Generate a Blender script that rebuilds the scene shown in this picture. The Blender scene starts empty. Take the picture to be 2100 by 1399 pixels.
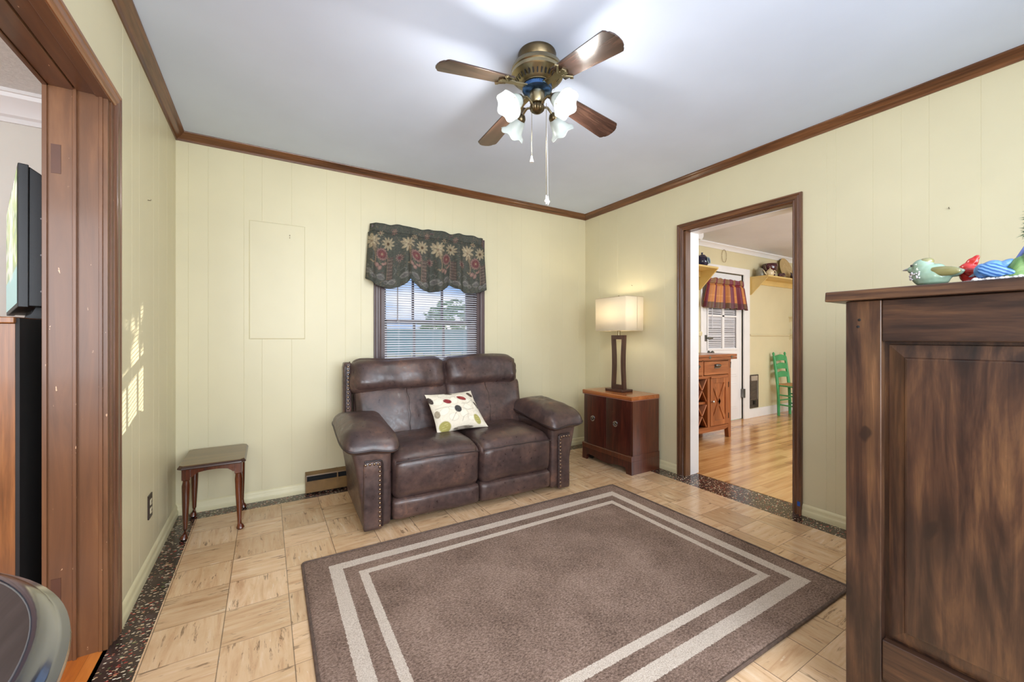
import bpy, bmesh, math, random
import numpy as np
from mathutils import Vector, Matrix, Euler, noise as mnoise
R = math.radians
random.seed(7)
scene = bpy.context.scene
COL = scene.collection

# ---------------------------------------------------------------- camera, world, sun, exposure
CAM_H = 1.133
cd = bpy.data.cameras.new('camera'); cam = bpy.data.objects.new('camera', cd); COL.objects.link(cam)
cd.sensor_width = 36.0; cd.lens = 831.05 / 2100 * 36; cd.shift_y = -7.1 / 2100; cd.clip_start = 0.02
cam.location = (0, 0, CAM_H); cam.rotation_euler = (R(90), 0, -0.545341)
scene.camera = cam
vs = scene.view_settings
vs.view_transform = 'Standard'; vs.look = 'None'; vs.gamma = 1.0; vs.use_curve_mapping = False
vs.exposure = 0.20
scene.cycles.max_bounces = 10; scene.cycles.diffuse_bounces = 6; scene.cycles.transparent_max_bounces = 16
scene.cycles.sample_clamp_indirect = 4.0
scene.cycles.caustics_reflective = False; scene.cycles.caustics_refractive = False

world = bpy.data.worlds.new('sky'); scene.world = world; world.use_nodes = True
wn, wl = world.node_tree.nodes, world.node_tree.links
wn.clear()
w_out = wn.new('ShaderNodeOutputWorld'); w_bg = wn.new('ShaderNodeBackground'); w_bg.inputs[1].default_value = 1.0
w_tc = wn.new('ShaderNodeTexCoord'); w_map = wn.new('ShaderNodeMapping'); w_map.inputs['Scale'].default_value = (3, 3, 9)
w_no = wn.new('ShaderNodeTexNoise'); w_no.inputs['Scale'].default_value = 1.4; w_no.inputs['Detail'].default_value = 6
w_rp = wn.new('ShaderNodeValToRGB'); e = w_rp.color_ramp.elements
e[0].position = .44; e[0].color = (.30, .52, .95, 1); e[1].position = .60; e[1].color = (1.0, 1.0, 1.0, 1)
wl.new(w_tc.outputs['Generated'], w_map.inputs[0]); wl.new(w_map.outputs[0], w_no.inputs[0])
wl.new(w_no.outputs[0], w_rp.inputs[0]); wl.new(w_rp.outputs[0], w_bg.inputs[0]); wl.new(w_bg.outputs[0], w_out.inputs[0])

def light(name, kind, loc, power, col=(1, 1, 1), rot=None, aim=None, size=None, size_y=None, radius=None, spread=None):
    d = bpy.data.lights.new(name, kind); d.energy = power; d.color = col
    o = bpy.data.objects.new(name, d); COL.objects.link(o); o.location = loc
    if aim is not None: o.rotation_euler = Vector(aim).to_track_quat('-Z', 'Y').to_euler()
    if rot is not None: o.rotation_euler = rot
    if kind == 'AREA':
        d.shape = 'RECTANGLE'; d.size = size; d.size_y = size_y or size
        if spread: d.spread = spread
    if radius is not None: d.shadow_soft_size = radius
    return o
sun = light('sun', 'SUN', (6, 6, 3), 5.5, (1, .92, .76), aim=(-1.562, -.95, -.262)); sun.data.angle = R(.14)
light('window_daylight', 'AREA', (.72, -1.08, 1.45), 104, (.88, .94, 1.0), aim=(-.16, 1, .10), size=2.2, size_y=1.5)
light('tv_room_fill', 'AREA', (-2.0, -1.08, 1.5), 70, (.93, .96, 1.0), aim=(0.1, 1, 0.05), size=1.9, size_y=1.5)  # added fill for the TV room, set in an added window opening
light('kitchen_fill', 'AREA', (5.2, -1.08, 1.55), 80, (.94, .97, 1.0), aim=(0, 1, .3), size=2.5, size_y=1.4)  # added lamp that brightens the kitchen through an added window
light('kitchen_overhead_fill', 'AREA', (5.0, 1.3, 2.27), 17, (1, .98, .95), aim=(0, 0, -1), size=.5)  # added overhead fill, no such lamp in view

# ---------------------------------------------------------------- helpers
def lin(c):
    c = [x / 255 for x in c[:3]]
    return tuple(x / 12.92 if x <= .04045 else ((x + .055) / 1.055) ** 2.4 for x in c)
def lin4(c): return (*lin(c), 1)

def tag(o, label=None, cat=None, group=None, kind=None):
    if label: o['label'] = label
    if cat: o['category'] = cat
    if group: o['group'] = group
    if kind: o['kind'] = kind
    return o
def thing(name, label, cat, loc=(0, 0, 0), rotz=0, group=None):
    o = bpy.data.objects.new(name, None); COL.objects.link(o); o.empty_display_size = .05
    o.location = loc; o.rotation_euler = (0, 0, rotz)
    return tag(o, label, cat, group)
def structure(name, loc=(0, 0, 0)):
    o = bpy.data.objects.new(name, None); COL.objects.link(o); o.location = loc; o['kind'] = 'structure'
    return o

class MB:
    """collects shapes, then build() links them as one mesh object"""
    def __init__(s): s.v = []; s.f = []; s.c = None
    def add(s, vs_, fs):
        n = len(s.v); s.v += [tuple(p) for p in vs_]; s.f += [tuple(i + n for i in f) for f in fs]; return s
    def box(s, x0, x1, y0, y1, z0, z1):
        return s.add([(x0, y0, z0), (x1, y0, z0), (x1, y1, z0), (x0, y1, z0), (x0, y0, z1), (x1, y0, z1), (x1, y1, z1), (x0, y1, z1)],
                     [(0, 3, 2, 1), (4, 5, 6, 7), (0, 1, 5, 4), (1, 2, 6, 5), (2, 3, 7, 6), (3, 0, 4, 7)])
    def prism(s, poly, axis, a0, a1):
        """poly: 2D points; axis: extrusion axis; the other two axes in xyz order take the 2D values"""
        def P(p, a):
            return {'x': (a, p[0], p[1]), 'y': (p[0], a, p[1]), 'z': (p[0], p[1], a)}[axis]
        n = len(poly)
        fs = [tuple(range(n)), tuple(range(2 * n - 1, n - 1, -1))] + [(i, n + i, n + (i + 1) % n, (i + 1) % n) for i in range(n)]
        return s.add([P(p, a0) for p in poly] + [P(p, a1) for p in poly], fs)
    def cyl(s, p0, p1, r0, r1=None, seg=16, caps=True):
        r1 = r0 if r1 is None else r1
        p0, p1 = Vector(p0), Vector(p1); q = (p1 - p0).to_track_quat('Z', 'Y')
        a = [q @ Vector((math.cos(t), math.sin(t), 0)) for t in [2 * math.pi * i / seg for i in range(seg)]]
        fs = [(i, (i + 1) % seg, seg + (i + 1) % seg, seg + i) for i in range(seg)]
        if caps: fs += [tuple(range(seg - 1, -1, -1)), tuple(range(seg, 2 * seg))]
        return s.add([p0 + r0 * u for u in a] + [p1 + r1 * u for u in a], fs)
    def tube(s, pts, r, seg=8, closed=False):
        pts = [Vector(p) for p in pts]; n = len(pts); V = []; F = []
        up = Vector((0, 0, 1))
        for i, p in enumerate(pts):
            if closed: t = (pts[(i + 1) % n] - pts[i - 1])
            else: t = pts[min(i + 1, n - 1)] - pts[max(i - 1, 0)]
            t.normalize()
            a = t.cross(up)
            if a.length < .05: a = t.cross(Vector((1, 0, 0)))
            a.normalize(); b = a.cross(t)
            rr = r[i] if isinstance(r, (list, tuple)) else r
            for k in range(seg):
                w = 2 * math.pi * k / seg
                V.append(p + rr * (math.cos(w) * a + math.sin(w) * b))
        for i in range(n if closed else n - 1):
            j = (i + 1) % n
            F += [(i * seg + k, i * seg + (k + 1) % seg, j * seg + (k + 1) % seg, j * seg + k) for k in range(seg)]
        if not closed: F += [tuple(range(seg - 1, -1, -1)), tuple(range((n - 1) * seg, n * seg))]
        return s.add(V, F)
    def lathe(s, prof, c=(0, 0, 0), seg=24, q=None, cap=True, fn=None):
        """prof: (radius, height) pairs; q: quaternion from z; fn(r,h,angle)->r,h for fluting"""
        V = []; F = []; c = Vector(c); n = len(prof)
        for r, h in prof:
            for k in range(seg):
                w = 2 * math.pi * k / seg
                rr, hh = fn(r, h, w) if fn else (r, h)
                p = Vector((rr * math.cos(w), rr * math.sin(w), hh))
                V.append(c + (q @ p if q else p))
        for i in range(n - 1):
            F += [(i * seg + k, i * seg + (k + 1) % seg, (i + 1) * seg + (k + 1) % seg, (i + 1) * seg + k) for k in range(seg)]
        if cap: F += [tuple(range(seg - 1, -1, -1)), tuple(range((n - 1) * seg, n * seg))]
        return s.add(V, F)
    def rbox(s, c, size, r, n=8, fn=None):
        """rounded box of outer size, corner radius r; fn(Vector in -1..1 box coords, point) -> point"""
        hx, hy, hz = size[0] / 2, size[1] / 2, size[2] / 2
        r = min(r, hx, hy, hz); V = []; F = []; idx = {}
        def vid(a, b, d):
            k = (round(a, 5), round(b, 5), round(d, 5))
            if k not in idx:
                def ease(t): return math.copysign(1 - (1 - abs(t)) ** 1.5, t)
                p = Vector((ease(a) * hx, ease(b) * hy, ease(d) * hz))
                q = Vector((max(-hx + r, min(hx - r, p.x)), max(-hy + r, min(hy - r, p.y)), max(-hz + r, min(hz - r, p.z))))
                dd = p - q
                if dd.length > 1e-9: p = q + dd.normalized() * r
                u = Vector((a, b, d))
                if fn: p = fn(u, p)
                idx[k] = len(V); V.append(p + Vector(c))
            return idx[k]
        g = [-1 + 2 * i / n for i in range(n + 1)]
        for i in range(n):
            for j in range(n):
                a0, a1, b0, b1 = g[i], g[i + 1], g[j], g[j + 1]
                F.append((vid(a0, b0, 1), vid(a1, b0, 1), vid(a1, b1, 1), vid(a0, b1, 1)))
                F.append((vid(a0, b0, -1), vid(a0, b1, -1), vid(a1, b1, -1), vid(a1, b0, -1)))
                F.append((vid(1, a0, b0), vid(1, a1, b0), vid(1, a1, b1), vid(1, a0, b1)))
                F.append((vid(-1, a0, b0), vid(-1, a0, b1), vid(-1, a1, b1), vid(-1, a1, b0)))
                F.append((vid(a0, 1, b0), vid(a0, 1, b1), vid(a1, 1, b1), vid(a1, 1, b0)))
                F.append((vid(a0, -1, b0), vid(a1, -1, b0), vid(a1, -1, b1), vid(a0, -1, b1)))
        return s.add(V, F)
    def ell(s, c, rad, rot=(0, 0, 0), seg=20, rings=12):
        m = Euler(rot).to_matrix(); V = []; F = []; c = Vector(c)
        V.append(c + m @ Vector((0, 0, rad[2])))
        for i in range(1, rings):
            t = math.pi * i / rings
            for k in range(seg):
                w = 2 * math.pi * k / seg
                V.append(c + m @ Vector((rad[0] * math.sin(t) * math.cos(w), rad[1] * math.sin(t) * math.sin(w), rad[2] * math.cos(t))))
        V.append(c + m @ Vector((0, 0, -rad[2]))); last = len(V) - 1
        F += [(0, 1 + k, 1 + (k + 1) % seg) for k in range(seg)]
        for i in range(rings - 2):
            a = 1 + i * seg; b = a + seg
            F += [(a + k, b + k, b + (k + 1) % seg, a + (k + 1) % seg) for k in range(seg)]
        a = 1 + (rings - 2) * seg
        F += [(a + k, last, a + (k + 1) % seg) for k in range(seg)]
        return s.add(V, F)
    def grid(s, nu, nv, fn, thick=None):
        V = [fn(i / nu, j / nv) for j in range(nv + 1) for i in range(nu + 1)]
        F = [(j * (nu + 1) + i, j * (nu + 1) + i + 1, (j + 1) * (nu + 1) + i + 1, (j + 1) * (nu + 1) + i) for j in range(nv) for i in range(nu)]
        return s.add(V, F)
    def build(s, name, m, parent=None, loc=None, rot=None, smooth=40, bevel=0, bseg=2, solid=0, sub=0, remesh=0, cols=None, fix=True):
        me = bpy.data.meshes.new(name); me.from_pydata([tuple(p) for p in s.v], [], s.f); me.update()
        if fix:
            b = bmesh.new(); b.from_mesh(me); bmesh.ops.recalc_face_normals(b, faces=b.faces); b.to_mesh(me); b.free()
        if cols is not None:
            ca = me.color_attributes.new('Col', 'FLOAT_COLOR', 'POINT')
            ca.data.foreach_set('color', np.asarray(cols, dtype=np.float32).ravel())
        if smooth:
            me.polygons.foreach_set('use_smooth', [True] * len(me.polygons))
            if smooth < 180: me.set_sharp_from_angle(angle=R(smooth))
        me.materials.append(m)
        o = bpy.data.objects.new(name, me); COL.objects.link(o)
        if parent: o.parent = parent
        if loc: o.location = loc
        if rot: o.rotation_euler = rot
        if remesh:
            k = o.modifiers.new('remesh', 'REMESH'); k.mode = 'VOXEL'; k.voxel_size = remesh; k.use_smooth_shade = True
            k = o.modifiers.new('smooth', 'SMOOTH'); k.iterations = 6; k.factor = .5
        if solid:
            k = o.modifiers.new('solid', 'SOLIDIFY'); k.thickness = solid; k.offset = 0
        if bevel:
            k = o.modifiers.new('bevel', 'BEVEL'); k.width = bevel; k.segments = bseg; k.limit_method = 'ANGLE'; k.angle_limit = R(35)
            k.harden_normals = True
        if sub:
            k = o.modifiers.new('sub', 'SUBSURF'); k.levels = sub; k.render_levels = sub
        return o

def dup(root, loc=None, rotz=None, parent=None):
    r = root.copy(); COL.objects.link(r)
    if parent is not None: r.parent = parent
    if loc is not None: r.location = loc
    if rotz is not None: r.rotation_euler = (0, 0, rotz)
    for ch in list(root.children):
        dup(ch, parent=r)
    return r

# ---------------------------------------------------------------- materials
class NT:
    def __init__(s, name):
        s.m = bpy.data.materials.new(name); s.m.use_nodes = True
        s.n = s.m.node_tree.nodes; s.l = s.m.node_tree.links
        s.b = s.n['Principled BSDF']; s._tc = None
    def new(s, t, **k):
        o = s.n.new(t)
        for a, b in k.items(): setattr(o, a, b)
        return o
    def link(s, a, b): s.l.new(a, b)
    def obj(s):
        if not s._tc: s._tc = s.new('ShaderNodeTexCoord')
        return s._tc.outputs['Object']
    def mapping(s, scale, loc=(0, 0, 0), rot=(0, 0, 0), src=None):
        m = s.new('ShaderNodeMapping'); m.inputs['Scale'].default_value = scale; m.inputs['Location'].default_value = loc; m.inputs['Rotation'].default_value = rot
        s.link(src or s.obj(), m.inputs[0]); return m.outputs[0]
    def noise(s, vec, scale, detail=4, rough=.55, dist=0):
        o = s.new('ShaderNodeTexNoise'); o.inputs['Scale'].default_value = scale; o.inputs['Detail'].default_value = detail
        o.inputs['Roughness'].default_value = rough; o.inputs['Distortion'].default_value = dist
        s.link(vec, o.inputs['Vector']); return o.outputs[0]
    def math(s, op, a, b=None, c=None, clamp=False):
        o = s.new('ShaderNodeMath', operation=op); o.use_clamp = clamp
        for i, x in enumerate((a, b, c)):
            if x is None: continue
            if isinstance(x, (int, float)): o.inputs[i].default_value = x
            else: s.link(x, o.inputs[i])
        return o.outputs[0]
    def ramp(s, fac, stops, interp='LINEAR'):
        o = s.new('ShaderNodeValToRGB'); cr = o.color_ramp; cr.interpolation = interp
        while len(cr.elements) < len(stops): cr.elements.new(.5)
        for el, (p, c) in zip(cr.elements, stops): el.position = p; el.color = lin4(c)
        s.link(fac, o.inputs[0]); return o.outputs[0]
    def framp(s, fac, a, b):
        o = s.new('ShaderNodeMapRange'); o.inputs[1].default_value = a; o.inputs[2].default_value = b; s.link(fac, o.inputs[0]); return o.outputs[0]
    def mix(s, fac, a, b, blend='MIX'):
        o = s.new('ShaderNodeMix'); o.data_type = 'RGBA'; o.blend_type = blend
        for k, x in ((0, fac), (6, a), (7, b)):
            if isinstance(x, (int, float)): o.inputs[k].default_value = x
            elif isinstance(x, tuple): o.inputs[k].default_value = lin4(x)
            else: s.link(x, o.inputs[k])
        return o.outputs[2]
    def sep(s, vec):
        o = s.new('ShaderNodeSeparateXYZ'); s.link(vec, o.inputs[0]); return o.outputs
    def bump(s, h, strength=.2, dist=.01):
        o = s.new('ShaderNodeBump'); o.inputs['Strength'].default_value = strength; o.inputs['Distance'].default_value = dist
        s.link(h, o.inputs['Height']); s.link(o.outputs[0], s.b.inputs['Normal'])
    def set(s, col=None, rough=None, metal=None, coat=None, spec=None):
        if col is not None:
            if isinstance(col, tuple): s.b.inputs['Base Color'].default_value = lin4(col)
            else: s.link(col, s.b.inputs['Base Color'])
        if rough is not None:
            if isinstance(rough, (int, float)): s.b.inputs['Roughness'].default_value = rough
            else: s.link(rough, s.b.inputs['Roughness'])
        if metal is not None: s.b.inputs['Metallic'].default_value = metal
        if coat is not None: s.b.inputs['Coat Weight'].default_value = coat; s.b.inputs['Coat Roughness'].default_value = .12
        if spec is not None: s.b.inputs['Specular IOR Level'].default_value = spec
        return s.m

def paint(name, col, rough=.5, var=.04, scale=6, bump=0, bscale=120, metal=0, coat=None, spec=None):
    t = NT(name); n = t.noise(t.obj(), scale, 3)
    a = tuple(max(0, c * (1 - var * 2)) for c in col); b = tuple(min(255, c * (1 + var)) for c in col)
    t.set(t.ramp(n, [(.3, a), (.7, b)]), rough, metal, coat, spec)
    if bump: t.bump(t.noise(t.obj(), bscale, 3), bump, .003)
    return t.m
def wood(name, dark, mid, light, axis='z', scale=14, rough=.4, coat=.2, stretch=.07, dist=1.2, bump=.05, grain=.35):
    t = NT(name); k = {'x': 0, 'y': 1, 'z': 2}[axis]
    sc = [1, 1, 1]; sc[k] = stretch
    v = t.mapping(tuple(sc)); n = t.noise(v, scale, 6, .6, dist)
    base = t.ramp(n, [(.28, dark), (.5, mid), (.72, light)])
    sc2 = [1, 1, 1]; sc2[k] = stretch * .35
    n2 = t.noise(t.mapping(tuple(sc2)), scale * 9, 3, .6)
    g = t.ramp(n2, [(.35, (0, 0, 0)), (.6, (255, 255, 255))])
    t.set(t.mix(grain, base, t.mix(1.0, base, g, 'MULTIPLY')), rough, coat=coat)
    if bump: t.bump(n2, bump, .002)
    return t.m

WALL_C = (213, 205, 172)
M = {}
M['wall'] = paint('cream_wall_paint', WALL_C, .42, .012, 1.5, .04, 60)
M['ceiling'] = paint('ceiling_paint', (206, 217, 238), .8, .01, 2)
M['popcorn'] = paint('popcorn_ceiling_paint', (226, 226, 224), .9, .02, 60, .6, 90)
M['white_wall'] = paint('off_white_wall_paint', (216, 213, 204), .6, .01, 3)
M['white'] = paint('white_trim_paint', (232, 232, 232), .35, .01, 4)
M['kwall'] = paint('kitchen_wall_paint', (213, 204, 168), .5, .012, 2)
M['kceil'] = paint('kitchen_ceiling_paint', (222, 226, 234), .8, .01, 2)
M['base'] = paint('baseboard_paint', (216, 207, 168), .4, .02, 5)
M['trim_x'] = wood('brown_trim_wood_x', (72, 44, 26), (108, 68, 40), (134, 88, 54), 'x', 18, .33, .25)
M['trim_y'] = wood('brown_trim_wood_y', (72, 44, 26), (108, 68, 40), (134, 88, 54), 'y', 18, .33, .25)
M['trim_z'] = wood('brown_trim_wood_z', (78, 50, 35), (108, 72, 52), (130, 90, 64), 'z', 14, .33, .25)
M['lit_casing_y'] = wood('lit_casing_wood_y', (120, 74, 42), (150, 96, 56), (170, 112, 70), 'y', 14, .33, .25)  # lighter than the side wood: the fan's light is put into the colour
M['wincase'] = paint('window_casing_paint', (86, 70, 70), .35, .05, 10)

def jamb_material(name, axis):
    t = NT(name); k = {'y': 1, 'z': 2}[axis]; sc = [1, 1, 1]; sc[k] = .1
    n = t.noise(t.mapping(tuple(sc)), 16, 5, .6, 1)
    base = t.ramp(n, [(.3, (86, 55, 33)), (.55, (106, 69, 42)), (.75, (124, 84, 52))])
    sc[k] = .35
    chip = t.noise(t.mapping(tuple(sc)), 62, 3, .7)
    t.set(t.mix(t.ramp(chip, [(.70, (0, 0, 0)), (.73, (255, 255, 255))]), base, (214, 176, 140)), .38, coat=.15)
    t.bump(n, .06, .003); return t.m
M['jamb_z'] = jamb_material('scuffed_brown_jamb_paint', 'z'); M['jamb_y'] = jamb_material('scuffed_brown_header_paint', 'y')

def floor_material():
    t = NT('worn_floor_tiles'); x, y, z = t.sep(t.obj())
    tx = t.math('DIVIDE', t.math('SUBTRACT', x, .0855), .2286); ty = t.math('DIVIDE', t.math('SUBTRACT', y, 1.588), .2286)
    ix, iy = t.math('FLOOR', tx), t.math('FLOOR', ty); fx, fy = t.math('FRACT', tx), t.math('FRACT', ty)
    chk = t.math('MODULO', t.math('ADD', t.math('ADD', ix, iy), 100), 2)
    wn_ = t.new('ShaderNodeTexWhiteNoise', noise_dimensions='2D'); cx = t.new('ShaderNodeCombineXYZ'); t.link(ix, cx.inputs[0]); t.link(iy, cx.inputs[1]); t.link(cx.outputs[0], wn_.inputs[0])
    rnd = wn_.outputs[0]
    va, vb = t.mapping((.12, 1, 1)), t.mapping((1, .12, 1))
    def both(scale, detail, rough=.6, dist=0):
        a, b = t.noise(va, scale, detail, rough, dist), t.noise(vb, scale, detail, rough, dist)
        m = t.new('ShaderNodeMix'); t.link(chk, m.inputs[0]); t.link(a, m.inputs[2]); t.link(b, m.inputs[3]); return m.outputs[0]
    s1 = both(34, 5, .65, .6)
    col = t.ramp(s1, [(.28, (200, 160, 122)), (.45, (221, 185, 147)), (.6, (228, 196, 160)), (.78, (240, 219, 192))])
    blot = t.noise(t.obj(), 5, 4, .6)
    col = t.mix(t.math('MULTIPLY', t.framp(blot, .5, .75), .5), col, (200, 164, 122))
    tint = t.ramp(rnd, [(0, (226, 222, 214)), (.5, (246, 244, 240)), (1, (255, 255, 255))])
    col = t.mix(1.0, col, tint, 'MULTIPLY')
    s2 = both(58, 4, .7, .5)
    gate = t.framp(t.noise(t.obj(), 9, 3), .44, .56)
    crack = t.math('MULTIPLY', t.framp(s2, .575, .625), gate, clamp=True)
    col = t.mix(t.math('MULTIPLY', crack, .68), col, (92, 66, 44))
    pale = t.math('MULTIPLY', t.framp(s2, .36, .30), .55, clamp=True)
    col = t.mix(pale, col, (236, 222, 196))
    ex = t.math('MINIMUM', fx, t.math('SUBTRACT', 1, fx)); ey = t.math('MINIMUM', fy, t.math('SUBTRACT', 1, fy))
    jn = t.math('MULTIPLY', t.noise(t.obj(), 14, 2), .008)
    sx = t.math('LESS_THAN', ex, t.math('ADD', jn, .0035)); sy = t.math('LESS_THAN', ey, t.math('ADD', jn, .001))
    seam = t.math('MULTIPLY', t.math('MAXIMUM', sx, sy), .68)
    col = t.mix(seam, col, (66, 48, 36))
    # dark chip border strips along the walls
    wob = t.math('MULTIPLY', t.math('SUBTRACT', t.noise(t.obj(), 3, 1), .5), .006)
    m1 = t.math('LESS_THAN', t.math('ADD', x, wob), -.378); m2 = t.math('GREATER_THAN', t.math('ADD', x, wob), 2.785); m3 = t.math('GREATER_THAN', t.math('ADD', y, wob), 3.182)
    mask = t.math('MAXIMUM', t.math('MAXIMUM', m1, m2), m3)
    vo = t.new('ShaderNodeTexVoronoi'); vo.inputs['Scale'].default_value = 1; t.link(t.mapping((80, 150, 80), rot=(0, 0, .5)), vo.inputs['Vector'])
    cs = t.new('ShaderNodeSeparateColor'); t.link(vo.outputs['Color'], cs.inputs[0])
    shape = t.math('LESS_THAN', vo.outputs['Distance'], t.math('MULTIPLY', cs.outputs[1], .62))
    pick = t.math('MULTIPLY', shape, t.math('GREATER_THAN', cs.outputs[2], .30))
    chipc = t.ramp(cs.outputs[0], [(0, (226, 208, 176)), (.34, (196, 164, 124)), (.5, (170, 60, 52)), (.68, (214, 196, 170)), (.82, (104, 120, 76)), (.88, (186, 110, 88)), (.95, (238, 228, 208))], 'CONSTANT')
    dk = t.ramp(t.noise(t.obj(), 9, 4), [(.3, (46, 34, 31)), (.6, (66, 50, 45)), (.8, (98, 84, 78))])
    brd = t.mix(t.math('MULTIPLY', pick, .9), dk, chipc)
    col = t.mix(mask, col, brd)
    t.set(col, t.ramp(t.noise(t.obj(), 8, 3), [(.3, (88, 88, 88)), (.7, (132, 132, 132))]), spec=.45)
    t.bump(t.math('SUBTRACT', s1, seam), .12, .002)
    return t.m
M['floor'] = floor_material()

def plank_material(name, c0, c1, c2, axis, width, rough, coat, length=.9):
    t = NT(name); x, y, z = t.sep(t.obj())
    a, b = (x, y) if axis == 'x' else (y, x)
    row = t.math('FLOOR', t.math('DIVIDE', b, width)); fr = t.math('FRACT', t.math('DIVIDE', b, width))
    sh = t.math('FRACT', t.math('MULTIPLY', row, .377)); al = t.math('ADD', t.math('DIVIDE', a, length), sh)
    cell = t.math('FLOOR', al); fa = t.math('FRACT', al)
    w = t.new('ShaderNodeTexWhiteNoise', noise_dimensions='2D'); c = t.new('ShaderNodeCombineXYZ'); t.link(row, c.inputs[0]); t.link(cell, c.inputs[1]); t.link(c.outputs[0], w.inputs[0])
    sc = (.05, 1, 1) if axis == 'x' else (1, .05, 1)
    n = t.noise(t.mapping(sc), 26, 6, .65, 1.0)
    col = t.ramp(t.math('ADD', t.math('MULTIPLY', n, .75), t.math('MULTIPLY', w.outputs[0], .25)), [(.3, c0), (.5, c1), (.72, c2)])
    seam = t.math('MAXIMUM', t.math('LESS_THAN', fr, .02), t.math('LESS_THAN', fa, .0025))
    t.set(t.mix(t.math('MULTIPLY', seam, .5), col, (60, 34, 16)), rough, coat=coat); return t.m
M['kfloor'] = plank_material('laminate_planks', (150, 96, 52), (198, 146, 90), (222, 178, 120), 'x', .064, .22, .3)
M['hardwood'] = plank_material('orange_hardwood', (150, 74, 20), (190, 104, 36), (214, 130, 56), 'y', .06, .3, .3)

def leather_material():
    t = NT('brown_leather'); n = t.noise(t.obj(), 5.5, 5, .62); n2 = t.noise(t.obj(), 38, 4, .6)
    col = t.ramp(t.math('ADD', t.math('MULTIPLY', n, .7), t.math('MULTIPLY', n2, .3)), [(.32, (44, 33, 33)), (.46, (66, 50, 48)), (.58, (86, 65, 59)), (.70, (120, 86, 70))])
    t.set(col, t.framp(n2, -.22, 1.75), spec=.6)
    wr = t.new('ShaderNodeTexVoronoi'); wr.feature = 'DISTANCE_TO_EDGE'; wr.inputs['Scale'].default_value = 210; t.link(t.obj(), wr.inputs['Vector'])
    big = t.noise(t.mapping((1, 1, .6)), 8, 2.5, .5, .3)
    t.bump(t.math('ADD', t.math('MULTIPLY', wr.outputs[0], .03), big), .26, .012)
    return t.m
M['leather'] = leather_material()
M['dark_leather'] = paint('dark_welt_leather', (46, 32, 31), .45, .06, 20)
M['nail'] = paint('antique_nail_metal', (150, 128, 108), .28, .05, 40, metal=1)
M['black'] = paint('black_fabric', (16, 14, 15), .8, .02)
M['black_plastic'] = paint('black_plastic', (20, 20, 22), .45, .04, 30, .1, 500)
M['dark_back'] = paint('dark_backing_board', (24, 21, 20), .7, .1, 12)
M['brass'] = paint('antique_brass', (158, 146, 116), .30, .04, 14, metal=1)
M['brass_dark'] = paint('dark_antique_brass', (112, 98, 74), .30, .05, 14, metal=1)
M['chrome'] = paint('chrome', (200, 200, 200), .18, .02, 10, metal=1)
M['pewter'] = paint('pewter', (120, 120, 118), .35, .04, 10, metal=1)
M['blade'] = wood('dark_blade_wood', (40, 27, 24), (70, 49, 41), (100, 74, 62), 'x', 26, .24, .6, .09, 1.2)
M['mahog'] = wood('dark_mahogany', (44, 18, 14), (72, 30, 22), (96, 44, 30), 'z', 12, .34, .3, .12, 1.6)
M['mahog_side'] = wood('red_mahogany', (64, 28, 16), (92, 44, 26), (112, 58, 34), 'z', 16, .3, .3, .1, 1.0)
M['walnut_top'] = wood('warm_brown_table_top', (150, 84, 40), (178, 104, 54), (196, 124, 70), 'y', 12, .22, .4, .1, .8, grain=.2)
M['lampwood'] = wood('dark_lamp_wood', (58, 32, 26), (78, 44, 34), (94, 56, 42), 'z', 14, .3, .3)
M['stool_top'] = wood('stool_top_wood', (92, 70, 34), (110, 84, 42), (124, 96, 52), 'x', 12, .3, .3, .1, .8, grain=.25)
M['stool_edge'] = wood('dark_moulded_edge', (50, 32, 26), (70, 46, 38), (88, 60, 48), 'x', 12, .3, .3)
M['stoolwood'] = wood('stool_leg_wood', (50, 20, 10), (86, 38, 18), (116, 56, 26), 'z', 14, .22, .5)
M['pine'] = wood('orange_pine', (100, 60, 30), (142, 90, 48), (168, 114, 66), 'z', 7, .35, .2, .12, 2.5)
M['cherry'] = wood('orange_cherry', (120, 64, 34), (160, 92, 52), (186, 116, 70), 'z', 12, .3, .3, .1, 1.0)
M['cherry_x'] = wood('orange_cherry_x', (120, 64, 34), (160, 92, 52), (186, 116, 70), 'x', 12, .3, .3, .1, 1.0)

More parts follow.
